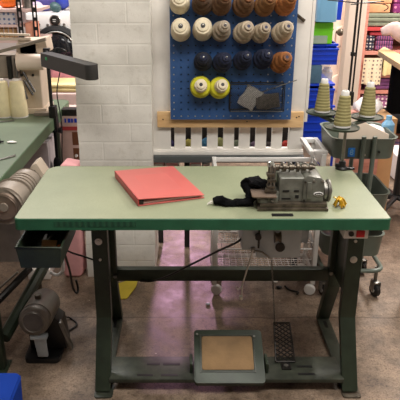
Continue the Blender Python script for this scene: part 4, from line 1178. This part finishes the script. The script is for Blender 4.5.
# lamp clamped to the side table's edge
lb = at(53.5, 112, z=TZ)
lm = thing('task_lamp', 'dark grey task lamp with long flat head on left table', 'lamp', (LX-.02, lb.y, TZ))
ly = at(52, 117, z=TZ).y
lxp = at(50.2, 90, Y=ly).x
lz = at(50, 50, Y=ly).z
b = B().box(lxp-.012, LX+.014, ly-.03, ly+.03, TZ+.0008, TZ+.062, .004).box(LX+.0032, LX+.016, ly-.03, ly+.03, TZ-.07, TZ+.01, .002).box(LX-.03, LX+.016, ly-.025, ly+.025, TZ-.082, TZ-.0625, .002)
build('clamp', b, 'black', lm)
build('clamp_screw', B().cyl((LX+.035, ly, TZ-.075), (LX+.016, ly, TZ-.075), .018, .016, 14), 'black', lm)
build('pole', B().cyl((lxp, ly, TZ+.06), (lxp, ly, lz), .0095, seg=14), 'black', lm)
h0, h1 = at(46, 61, Y=2.90), at(94.5, 75, Y=2.50)
d = (h1-h0).normalized(); side = V((0, 0, 1)).cross(d).normalized(); up_ = d.cross(side)
rt_ = Matrix((d, side, up_)).transposed(); L = (h1-h0).length
pts = [h0 + d*p.x + side*p.y for p in rrect(0, L, -.03, .03, 0, (.012, .029, .029, .012), 8)]
b = B().prism([p - up_*.022 for p in pts], up_*.064, .010)
hd = build('lamp_head', b, 'lampg', lm)
b = B().prism([h0 + d*(.02 + p.x*.93) + side*(p.y*.8) - up_*.0228 for p in rrect(0, L-.02, -.03, .03, 0, (.012, .029, .029, .012), 8)], up_*.002)
build('diffuser', b, 'whitep', hd)
c = at(53.5, 61.5, Y=ly-.06)
build('power_mark', B().obox(h0 + d*.075 - side*.0302 + up_*.022, (.020, .003, .014), rt_, .001), 'led', hd)
b = B().box(lxp-.018, lxp+.016, ly-.016, ly+.016, lz-.045, lz+.010, .004).cyl((lxp, ly-.03, lz-.012), (lxp, ly+.03, lz-.012), .014, seg=14)
build('swivel_joint', b, 'black', lm)
build('swivel_arm', B().tube([V((lxp, ly, lz-.012)), h0 + d*.03 + up_*.03, h0 + d*.05 + up_*.018], .009, 8), 'black', lm)
build('cable', B().tube(smoothpath([(lxp+.015, ly, lz-.01), at(58, 48, Y=ly), at(66, 52, Y=ly+.02), at(63, 60, Y=ly+.03), at(57, 90, Y=ly+.04), at(60, 112, Y=ly+.03), at(62, 128, Y=ly), at(62, 150, Y=ly), at(63, 178, Y=ly)], 6), .0035, 6), 'black', lm)

# cream industrial machine on side table
MY = 3.25
def mp3(px, py, Y=MY): return at(px, py, Y=Y)
im = thing('industrial_sewing_machine', 'cream industrial sewing machine at the far end of the left table', 'sewing machine', (mp3(30, 105).x, MY+.05, TZ))
x0, x1 = mp3(21, 80).x, mp3(41, 80).x
b = B().box(x0, x1, MY, MY+.16, TZ+.02, mp3(0, 40).z, .012, 3)
b.box(mp3(-6, 0).x-.1, x1+.02, MY-.02, MY+.18, TZ+.0006, TZ+.03, .004)
b.prism([mp3(16, 43), mp3(45, 38), mp3(48, 52), mp3(41, 58), mp3(16, 60)], (0, .15, 0), .006)
build('machine_body', b, 'beige', im)
c0, c1 = mp3(18, 62, MY-.03), mp3(44, 62, MY-.03); c1.z = c0.z
build('cylinder_arm', B().cyl(c0, c1, .044, .042, 28, .006).cyl(c1, c1 + V((.018, 0, 0)), .02, seg=16), 'cream', im)
for px_, py_ in ((26, 53.5), (36, 53.5), (44.5, 49), (22, 75), (33, 75)):
    c = mp3(px_, py_, MY-.001); build('screw', B().cyl(c, c + V((0, -.006, 0)), .007, seg=12), 'black', im)
build('lever_arm', B().obox((mp3(-4, 52.5, MY-.04)+mp3(46, 39, MY-.04))/2, ((mp3(-4, 52.5, MY-.04)-mp3(46, 39, MY-.04)).length, .02, .018), Matrix.Rotation(-math.atan2(mp3(46, 39).z-mp3(-4, 52.5).z, mp3(46, 39).x-mp3(-4, 52.5).x), 3, 'Y'), .004), 'beiged', im)
build('thread_bar', B().obox(mp3(14, 34.5), (.17, .02, .012), Matrix.Rotation(.03, 3, 'Y'), .003).obox(mp3(12, 39), (.2, .02, .014), None, .003), 'beige', im)
b = B().box(mp3(-4, 0).x-.06, mp3(10, 0).x+.015, MY-.02, MY+.12, mp3(0, 78).z, mp3(0, 54).z, .008)
build('head_casting', b, 'beiged', im)
b = B().box(mp3(9, 60).x, mp3(13, 60).x, MY-.05, MY-.02, mp3(0, 78).z, mp3(0, 55).z, .003)
build('face_plate', b, 'dsteel', im)
for a_, c_ in (((23, 72), (35, 92)), ((24, 80), (33, 95)), ((23, 86), (27, 99))):
    build('looper_rod', B().tube([mp3(*a_, MY-.035), mp3(*c_, MY-.06)], .007, 8), 'dsteel', im)
build('throat_plate', B().box(mp3(26, 0).x, mp3(43, 0).x, MY-.07, MY-.021, TZ+.0006, TZ+.018, .002), 'beiged', im)
build('presser_bar', B().cyl(mp3(15, 58, MY-.03), V((mp3(15, 58, MY-.03).x, MY-.03, mp3(0, 76).z)), .006, seg=10), 'steel', im)
# white cones beside the machine
cn = thing('cream_thread_cone', '', 'thread cone', (0, 0, 0))
hc = .205
build('thread', B().lathe([(.046, .006), (.049, .012), (.047, .06), (.040, .15), (.034, .19), (.02, .196)], (0, 0, 0), (0, 0, 1), 28), 'creamt', cn)
build('paper_core', B().lathe([(.047, 0), (.047, .006), (.024, .008), (.02, .19), (.019, hc), (.010, hc)], (0, 0, 0), (0, 0, 1), 24), 'paper', cn)
for i, ((px_, py_), lab) in enumerate(zip(((18.5, 106), (4, 112)), ('cream thread cone on left table, nearer the machine column', 'cream thread cone on left table, cut by the picture edge'))):
    o = cn if i == 0 else copy_tree(cn)
    p = at(px_, py_, z=TZ+.001); o.location = (p.x, min(p.y, MY-.075), TZ+.0008); tag(o, lab, 'thread cone', 'cream cones on the left table')
    p = at(px_, py_, Y=o.location.y); o.location.x = p.x
# small things on the side table
for i, (px_, py_, a_, lab) in enumerate(((4, 122, .5, 'thin metal tweezers lying on left table near the cones'), (5, 159, .9, 'thin metal tweezers lying on left table near its front'))):
    p = at(px_, py_, z=TZ); o = thing('tweezers', lab, 'tweezers', (p.x, p.y, TZ), 'tweezers on the left table')
    for sg in (-1, 1):
        build('arm', B().obox(V((p.x, p.y + sg*.006, TZ+.0035)), (.11, .006, .004), Matrix.Rotation(a_+sg*.06, 3, 'Z'), .001), 'steel', o)
p = at(1, 143, z=TZ)
single('black_bobbin_case', B().cyl((p.x-.02, p.y, TZ+.0008), (p.x-.02, p.y, TZ+.018), .02, .018, 18, .002).box(p.x-.02, p.x+.012, p.y-.005, p.y+.005, TZ+.004, TZ+.010), 'black', 'small black bobbin case on the left table edge of picture', 'bobbin case')
p = at(12, 143, z=TZ)
single('lint_scrap', B().ball((p.x, p.y, TZ+.005), (.025, .012, .004), 10).jitter(.004, 60, 1), 'paper', 'pale scrap of lint on the left table', 'scrap')

# beige motor hanging under the side table
hm = thing('beige_motor', 'beige cylindrical motor hanging under the left table beside the main table', 'motor', (-.69, 2.3, .5))
q0, q1 = at(5, 206, Y=2.02), at(32, 178, Y=2.34)
q0 = V((q0.x, 2.02, q0.z)); ax = (q1-q0).normalized()
b = B().cyl(q0, q0 + ax*.09, .066, .070, 28, .008).cyl(q0 + ax*.085, q0 + ax*.26, .060, .060, 28, .004)
build('motor_housing', b, 'beiged', hm)
build('end_cap', B().cyl(q0 - ax*.012, q0 + ax*.004, .046, .054, 28, .004), 'plate', hm)
build('bearing_cap', B().cyl(q0 - ax*.018, q0 - ax*.010, .016, .018, 20), 'beiged', hm)
b = B()
for k_ in (.10, .125, .15, .175, .2): b.cyl(q0 + ax*k_, q0 + ax*(k_+.012), .064, .064, 28)
build('cooling_fin', b, 'beiged', hm)
build('hanger', B().box(q1.x-.09, q1.x-.05, 2.18, 2.24, .60, .7, .004), 'dsteel', hm)
c = at(40, 172, Y=2.55)
mb = thing('beige_gear_housing', 'beige angular housing under left table between its edge and the main table', 'housing', (c.x, 2.55, .6))
build('casting', B().prism([at(24, 182, Y=2.52), at(31, 166, Y=2.52), at(36, 163, Y=2.52), at(45, 176, Y=2.52), at(40, 190, Y=2.52), at(26, 192, Y=2.52)], (0, .10, 0), .006), 'beige', mb)
build('belt_slot', B().prism([at(32, 172, Y=2.519), at(35, 170, Y=2.519), at(38, 178, Y=2.519), at(35, 181, Y=2.519)], (0, .002, 0)), 'black', mb)
# white carton and black bag farther under the side table
x0, x1 = at(29, 156, Y=3.05).x, at(48.5, 156, Y=3.05).x
single('grey_carton', B().box(x0-.05, x1, 3.05, 3.3, .0, at(0, 143, Y=3.05).z, .004), mat('grey_white_card', (176, 168, 170), .7), 'pale grey carton standing under the far end of left table', 'box')
b = B().ball((at(53, 152, Y=3.02).x, 3.1, .43), (.032, .05, .12), 18).jitter(.012, 12, 4)
b.tube([(at(53, 152, Y=3.02).x, 3.1, .53), (at(52, 140, Y=3.02).x, 3.1, .70)], .008, 8)
single('black_bag', b, 'blackc', 'black cloth bag hanging beside the pale grey carton', 'bag', smooth=60)
x0, x1 = at(-8, 235, Y=2.12).x, at(17, 235, Y=2.12).x
single('grey_control_box', B().box(x0, x1, 2.17, 2.30, at(0, 262, Y=2.17).z, at(0, 222, Y=2.17).z, .004), mat('pale_control_grey', (170, 168, 164), .5), 'pale grey control box mounted below the beige motor', 'control box')

# dark upright motor unit on the floor, left
fm = at(43, 362, z=0)
mu = thing('floor_motor', 'grimy grey drum motor on black base standing on left floor', 'motor', (fm.x, fm.y+.06, 0))
b = B().prism(rrect(fm.x-.075, fm.x+.07, fm.y-.01, fm.y+.17, 0, (.02,)*4), (0, 0, .022), .004)
build('base_plate', b, 'black', mu)
b = B().prism([V((fm.x-.065, fm.y+.06, .022)), V((fm.x+.09, fm.y+.06, .022)), V((fm.x+.075, fm.y+.06, .15)), V((fm.x+.03, fm.y+.06, .19)), V((fm.x-.065, fm.y+.06, .19))], (0, .09, 0), .008)
build('stand', b, 'black', mu)
d0, d1 = at(33.5, 322, Y=fm.y-.03), at(45.5, 302, Y=fm.y+.17)
ax = (d1-d0).normalized()
b = B().lathe([(.036, -.004), (.054, .0), (.061, .006), (.063, .018), (.060, .02), (.060, .034), (.064, .036), (.064, .20), (.058, .215)], d0, ax, 36)
build('drum', b, 'grime', mu)
build('drum_cap', B().lathe([(.012, -.008), (.038, -.006), (.041, -.010), (.045, -.006), (.046, .004)], d0, ax, 30), 'grime', mu)
build('top_nut', B().cyl(d0 + ax*.10 + V((0, 0, .05)), d0 + ax*.10 + V((0, 0, .082)), .014, seg=6), 'oiled', mu)
p0_, p1_ = at(40, 336, Y=fm.y-.02), at(40, 359, Y=fm.y-.012)
b = B().prism([V((p0_.x-.020, fm.y-.014, .035)), V((p0_.x+.022, fm.y-.014, .035)), V((p0_.x+.024, fm.y-.03, p0_.z)), V((p0_.x-.026, fm.y-.03, p0_.z))], (0, .014, 0), .004)
b.obox(V((p0_.x-.003, fm.y-.022, p0_.z)), (.068, .03, .016), None, .004)
build('bracket', b, 'bluegrey', mu)
build('side_strut', B().obox(V((fm.x+.093, fm.y+.055, .095)), (.010, .03, .14), Matrix.Rotation(-.3, 3, 'Y'), .003), 'steel', mu)
# cords
def cord(label, pts, r, m): return single('power_cord', B().tube(smoothpath(pts, 7), r, 8), m, label, 'cord')
cord('black cord from floor motor looping across the floor', [V((fm.x+.05, fm.y+.2, .12)), at(62, 316, z=.05), at(70, 318, z=.006), at(77, 324, z=.006), at(70, 330, z=.006), at(58, 336, z=.006)], .004, 'black')
cord('black cord hanging in a loop right of the green tray', [at(62, 246, Y=2.1), at(66, 258, Y=2.13), at(70, 272, Y=2.2), at(73, 288, Y=2.3), at(77, 293, Y=2.3), at(78, 288, Y=2.32), at(76, 280, Y=2.32)], .005, 'black')
cord('thin dark cord running from tray to the left table leg', [at(60, 246, Y=2.0), at(70, 252, Y=2.0), at(82, 256, Y=2.0), at(94, 260, Y=2.03)], .0035, 'black')
cord('white cord looped beneath the green hanging tray', [at(50, 272, Y=2.45), at(57, 275, Y=2.45), at(63, 270, Y=2.45), at(62, 258, Y=2.45), at(58, 250, Y=2.45)], .008, 'whitep')
c = at(38, 284, z=.0)
single('white_box', B().box(at(28, 276, Y=2.72).x, at(50, 276, Y=2.72).x, 2.72, 2.9, 0, at(0, 270, Y=2.72).z, .004), 'paper', 'low white box on the floor beneath the green tray', 'box')
single('small_brown_stand', B().lathe([(.05, 0), (.05, .01), (.012, .02), (.012, .12), (.02, .13)], (at(40, 292, Y=2.5).x, 2.5, 0), (0, 0, 1), 18), 'oiled', 'small dark metal stand behind the floor motor', 'stand')
# pink fabric bag left of pillar
b = B().box(at(65, 250, Y=2.72).x, at(84, 250, Y=2.72).x, 2.74, 2.86, 0.0, .62, .03, 3).sub(2).jitter(.02, 7, 3)
for v in b.bm.verts:
    v.co.z = max(v.co.z, .001)
    v.co.x += (.62-v.co.z)*-.04
single('pink_cloth_bundle', b, 'pinkc', 'tall pink cloth bundle standing left of the brick pillar', 'cloth', smooth=80)
# upright carton with blue print, between side table and pillar
xa, xb = at(61, 140, Y=3.35).x, at(82, 140, Y=3.35).x
Yc = 3.35
zq = lambda y: at(0, y, Y=Yc).z
M['palepink'] = mat('pale_pink_board', (206, 178, 170), .7, var=.08)
tb = thing('storage_cubby', 'pale pink cubby with red trim and blue printed front beside pillar', 'cubby', ((xa+xb)/2, Yc+.15, 0))
build('cabinet', B().box(xa, xb, Yc, Yc+.3, 0, zq(116), .003), 'palepink', tb)
build('top_box', B().box(xa, xb, Yc-.002, Yc+.07, zq(116)+.0005, zq(109.5), .003), 'dsteel', tb)
build('red_trim', B().box(xa, xb, Yc-.008, Yc-.0005, zq(130), zq(126.5)), 'redd', tb)
b = B()
for k_, w in enumerate((.010, .016, .012, .016, .010)): b.box(xa+.03+k_*.019, xa+.03+k_*.019+w*.9, Yc-.003, Yc-.0005, zq(122.5), zq(118.5))
build('blue_print', b, 'blue', tb)
for y0_, y1_ in ((132, 145), (148, 165)):
    build('opening', B().box(at(72.5, 140, Y=Yc).x, at(79.5, 140, Y=Yc).x, Yc-.002, Yc+.001, zq(y1_), zq(y0_)), 'brown', tb)
c = at(76.5, 155.5, Y=Yc); build('knob', B().cyl(c, c + V((0, -.016, 0)), .010, .007, 14), 'whitep', tb)
# blue crate in the foreground corner
c = at(22, 373.5, z=.30)
cr_ = thing('blue_bin', 'bright blue plastic bin at the bottom left corner', 'bin', (c.x-.2, 1.4, 0))
b = B(); X1 = c.x; Yb_ = c.y
b.tray(X1-.36, X1-.012, Yb_-.30, Yb_-.012, .0008, .295, .005, .008)
build('bin_body', b, 'dblue', cr_)
build('rim', B().tube(rrect(X1-.37, X1-.004, Yb_-.31, Yb_-.004, .295, (.02,)*4, 4), .006, 6, True), 'dblue', cr_)
build('lid', B().prism(rrect(X1-.37, X1-.003, Yb_-.312, Yb_-.003, .2985, (.02,)*4, 4), (0, 0, .006), .001), 'dblue', cr_)

# ------------------------------------------------------------------ floor litter
c = at(128, 289, z=0)
b = B().prism([at(118, 300, z=.0008), at(118, 284, z=.0008), at(128, 281, z=.0008), at(138, 280.5, z=.0008), at(136, 288, z=.0008), at(127, 299, z=.0008)], (0, 0, .003)).sub(2)
for v in b.bm.verts: v.co.z += .008*abs(noise.noise(v.co*12))
single('yellow_paper', b, 'yellowp', 'crumpled yellow paper on the floor by the left table leg', 'paper')
c = at(285, 286, z=.006)
single('black_lint', B().tube(smoothpath([c, at(290, 290, z=.006), at(298, 292, z=.006), at(297, 294, z=.006)], 4), .005, 6).ball(at(279, 287, z=.008), (.016, .012, .007), 10), 'black', 'twisted black scrap on the floor beneath the table', 'scrap')
for i, (px_, py_, r_) in enumerate(((280, 285, .014), (208, 304, .012), (222, 344, .006))):
    c = at(px_, py_, z=.005)
    lab = ['crumpled white scrap beside the black floor scrap', 'small grey blue scrap on the pink-lit floor', 'tiny white scrap just behind the treadle'][i]
    if i == 1: single('floor_scrap', B().ball(c, (r_, r_*.8, .005), 10).jitter(.004, 70, i), 'bluegrey', lab, 'scrap')
    elif i == 0: single('floor_scrap', B().ball(c + V((-.02, .04, 0)), (r_, r_*.8, .005), 10).jitter(.004, 70, i), 'paper', lab, 'scrap')

# ------------------------------------------------------------------ far left: washer, shelving, clutter
WY = 4.8
wm = thing('washing_machine', 'white front-loading washing machine with black round door', 'washing machine', (at(58, 40, Y=WY).x, WY+.3, 0))
x0, x1 = at(27, 30, Y=WY).x, at(95, 30, Y=WY).x; zt5 = at(0, 13, Y=WY).z
build('cabinet', B().box(x0, x1, WY, WY+.6, .0, zt5, .012, 3), 'whitep', wm)
build('control_panel', B().box(x0+.01, x1-.01, WY-.006, WY-.0002, at(0, 29, Y=WY).z, at(0, 14.5, Y=WY).z, .003), 'whitep', wm)
c = at(55, 20.5, Y=WY-.006)
dl = build('dial', B().cyl(c, c + V((0, -.02, 0)), .036, .033, 28, .003), 'dsteel', wm)
build('dial_ring', B().tube([c + V((.04*math.cos(t), -.003, .04*math.sin(t))) for t in [2*math.pi*q/28 for q in range(28)]], .004, 6, True), 'chrome', dl)
b = B()
for dx, w in ((-.014, .026), (-.012, .02)): b.box(c.x+dx, c.x+dx+w, c.y-.0215, c.y-.0195, c.z + (.006 if w > .022 else -.008), c.z + (.010 if w > .022 else -.004))
build('dial_mark', b, 'whitep', dl)
for px_, py_ in ((39, 24.5), (47.5, 25), (64, 24.5)):
    q = at(px_, py_, Y=WY-.006); build('button', B().cyl(q, q + V((0, -.006, 0)), .010, seg=14), 'steel', wm)
c = at(58, 51, Y=WY-.002)
dr_ = build('door_ring', B().lathe([(.195, 0), (.20, .01), (.195, .03), (.165, .04), (.150, .02)], c, (0, -1, 0), 48), 'black', wm)
build('door_glass', B().lathe([(.152, .015), (.13, .035), (.07, .045), (.01, .047)], c, (0, -1, 0), 40), 'glass', dr_)
build('door_trim', B().tube([c + V((.15*math.cos(t), -.036, .15*math.sin(t))) for t in [2*math.pi*q/44 for q in range(44)]], .007, 6, True), 'chrome', dr_)
# bags on the washer
bagl = [('purple_blue', (70, 62, 128), 45.5, 6, .085, 'blue-purple bag on the washing machine, left'), ('royal', (40, 60, 160), 62, 4, .10, 'royal blue bag on the washing machine, middle'), ('teal', (56, 84, 88), 55, 9, .05, 'small dark teal bundle in front of the royal blue bag'), ('lilac', (196, 176, 196), 37.5, 9, .05, 'lilac bundle at left end of the washing machine')]
for k_, (nm, cc, px_, py_, r_, lab) in enumerate(bagl):
    M[nm] = mat(nm+'_bag', cc, .5, scale=9, var=.3, bump=.5, bscale=20)
    yy = (WY+.2, WY+.3, WY+.06, WY+.08)[k_]
    q = at(px_, py_, Y=yy)
    b = B().ball((q.x, yy, zt5 + r_*.8), (r_, r_*.7, r_*.8), 18).jitter(r_*.25, 9, k_)
    mz = min(v.co.z for v in b.bm.verts)
    for v in b.bm.verts: v.co.z += zt5 + .001 - mz
    single('bag', b, nm, lab, 'bag', smooth=60)
# slotted-angle shelving
SYl = 4.2
sl = thing('slotted_shelving', 'black slotted-angle shelving unit behind the left machine', 'shelf', (-1.6, SYl+.2, 0))
def slotted(px, Y):
    x = at(px, 20, Y=Y).x; w = .034
    b = B(); z = .0
    b.box(x-w/2, x-w/2+.010, Y, Y+.004, 0, 1.9); b.box(x+w/2-.010, x+w/2, Y, Y+.004, 0, 1.9)
    while z < 1.9: b.box(x-w/2+.009, x+w/2-.009, Y, Y+.004, z, z+.024); z += .062
    b.box(x-w/2, x-w/2+.004, Y, Y+.034, 0, 1.9)
    return b
for px_ in (20, 35): build('upright', slotted(px_, SYl), 'black', sl)
xr = at(37.4, 20, Y=SYl).x
zs_ = [at(0, 9, Y=SYl).z, at(0, 40, Y=SYl).z]
for z in zs_: build('shelf_board', B().box(-2.2, xr, SYl+.006, SYl+.42, z-.02, z-.001), 'palepink', sl)
for y in (SYl+.40,): build('upright', B().box(-2.2, -2.17, y, y+.03, 0, 1.9), 'black', sl)
build('upright', B().box(-2.2, -2.17, SYl, SYl+.005, 0, 1.9), 'black', sl)
q = at(7, 4, Y=SYl+.1)
pm = thing('pumpkin', 'orange plastic pumpkin bucket on the upper left shelf', 'bucket', (q.x, SYl+.13, zs_[0]))
b = B()
for k_ in range(10):
    a_ = 2*math.pi*k_/10; b.ball((q.x + .032*math.cos(a_), SYl+.13 + .032*math.sin(a_), zs_[0]+.052), (.035, .035, .05), 14)
build('pumpkin_body', b, 'orange', pm)
build('rim', B().tube([(q.x+.045*math.cos(t), SYl+.13+.045*math.sin(t), zs_[0]+.10) for t in [2*math.pi*k_/18 for k_ in range(18)]], .005, 6, True), 'black', pm)
q = at(27, 3, Y=SYl+.1)
single('wire_coil', B().lathe([(.05, 0), (.05, .005), (.032, .006), (.032, .09), (.05, .091), (.05, .096)], (q.x, SYl+.1, zs_[0]), (0, 0, 1), 24), 'steel', 'grey reel standing between the black uprights', 'reel')
M['snow'] = dots('blue_white_print', (214, 214, 220), (110, 130, 170), 30, .25)
single('printed_box', B().box(at(-8, 17, Y=SYl+.03).x, at(15.5, 17, Y=SYl+.03).x, SYl+.03, SYl+.3, at(0, 24.5, Y=SYl+.03).z-.0, zs_[0]-.024, .004), 'snow', 'white and blue printed box under the upper left shelf', 'box')
single('peach_box', B().box(at(25.5, 30, Y=SYl+.02).x, at(35, 30, Y=SYl+.02).x-.01, SYl+.02, SYl+.2, zs_[1], at(0, 23, Y=SYl+.02).z, .003), mat('peach_card', (232, 160, 132), .8), 'peach coloured box between the black uprights', 'box')
for k_ in range(4):
    xx = at(1.5+k_*4.6, 30, Y=SYl+.06).x
    o = thing('wooden_bobbin', ['leftmost wooden bobbin in the row on the lower shelf', 'second wooden bobbin from left on the lower shelf', 'third wooden bobbin from left on the lower shelf', 'rightmost wooden bobbin in the row on the lower shelf'][k_], 'bobbin', (xx, SYl+.06, zs_[1]), 'wooden bobbins on the lower shelf')
    hh = at(0, 26, Y=SYl+.06).z-zs_[1]
    build('spindle', B().lathe([(.014, 0), (.014, hh*.9), (.006, hh)], (xx, SYl+.06, zs_[1]), (0, 0, 1), 14), 'pine', o)
    build('flange', B().cyl((xx, SYl+.06, zs_[1]+.001), (xx, SYl+.06, zs_[1]+.012), .015, seg=14), 'brown', o)
    build('flange', B().cyl((xx, SYl+.06, zs_[1]+hh*.8), (xx, SYl+.06, zs_[1]+hh*.86), .015, seg=14), 'brown', o)
# that printed box and packing stand on a middle board
zmid = at(0, 24.5, Y=SYl+.03).z
build('shelf_board', B().box(-2.2, xr-.1, SYl+.006, SYl+.42, zmid-.016, zmid-.001), 'palepink', sl)
# pink covered stool with yellow blanket
PYs = 4.15
x0, x1 = at(38, 85, Y=PYs).x, at(80, 85, Y=PYs).x
zst = at(0, 93, Y=PYs).z
stq = thing('pink_ottoman', 'pink cloth covered ottoman behind the lamp pole', 'ottoman', ((x0+x1)/2, PYs+.2, 0))
build('body', B().box(x0, x1+.06, PYs, PYs+.45, .03, zst, .02, 3), 'palepink', stq)
for x in (x0+.05, x1): build('foot', B().cyl((x, PYs+.06, 0), (x, PYs+.06, .032), .02, seg=12).cyl((x, PYs+.38, 0), (x, PYs+.38, .032), .02, seg=12), 'brown', stq)
b = B()
for k_ in range(2): b.box(x0+.01+.02*k_, x1+.05, PYs+.01, PYs+.30, zst+.001+k_*.027, zst+.026+k_*.027, .010, 3)
b.sub(1).jitter(.008, 9, 3)
mz = min(v.co.z for v in b.bm.verts)
for v in b.bm.verts: v.co.z += zst + .001 - mz
single('yellow_blanket', b, 'yellowc', 'pale yellow folded blanket on the pink ottoman', 'blanket')
b = B().box(x0+.02, x1-.06, PYs+.32, PYs+.43, zst+.001, zst+.16, .03, 3).sub(1).jitter(.012, 8, 2)
mz = min(v.co.z for v in b.bm.verts)
for v in b.bm.verts: v.co.z += zst + .001 - mz
single('pink_cushion', b, mat('rose_cushion', (222, 150, 168), .9), 'rose pink cushion behind the yellow blanket', 'cushion')

# ------------------------------------------------------------------ camera, light
cam = bpy.data.cameras.new('camera'); co = bpy.data.objects.new('camera', cam); COL.objects.link(co)
co.location = CAM; co.rotation_euler = (math.radians(90) - PITCH, 0, 0)
cam.sensor_width = 36; cam.lens = F/400*36; cam.shift_x = (200-PX)/400; cam.clip_start = .05
SC.camera = co
def area(name, loc, target, size, power, color, sy=None):
    l = bpy.data.lights.new(name, 'AREA'); l.energy = power; l.color = color; l.size = size
    if sy: l.shape = 'RECTANGLE'; l.size_y = sy
    o = bpy.data.objects.new(name, l); COL.objects.link(o); o.location = loc
    o.rotation_euler = (V(target)-V(loc)).to_track_quat('-Z', 'Y').to_euler(); return o
area('ceiling_panel_front', (.6, 1.15, 2.85), (.5, 1.9, 0), 2.6, 78, (1, .96, .9), .9)
area('ceiling_strip_middle', (.9, 2.4, 2.85), (.8, 2.5, 0), .9, 14, (1, .94, .87), .3)
area('ceiling_strip_right', (2.0, 4.2, 2.85), (1.8, 4.2, 0), 1.6, 112, (1, .93, .87), .4)
area('ceiling_strip_left', (-1.2, 4.0, 2.85), (-1.2, 4.2, 0), 1.4, 64, (1, .96, .95), .3)
l = bpy.data.lights.new('pink_lamp', 'SPOT'); l.energy = 330; l.color = (1, .55, .8); l.spot_size = math.radians(10); l.spot_blend = .9; l.shadow_soft_size = .1
o = bpy.data.objects.new('pink_lamp', l); COL.objects.link(o); o.location = (-.02, 6.2, 1.15)
o.rotation_euler = (V((-.03, 2.75, 0))-V(o.location)).to_track_quat('-Z', 'Y').to_euler()
w = bpy.data.worlds.new('world'); SC.world = w; w.use_nodes = True
w.node_tree.nodes['Background'].inputs[0].default_value = (1, .97, .93, 1)
w.node_tree.nodes['Background'].inputs[1].default_value = .2
vs = SC.view_settings
vs.view_transform = 'Standard'; vs.look = 'None'; vs.gamma = 1; vs.use_curve_mapping = False; vs.exposure = 0.3
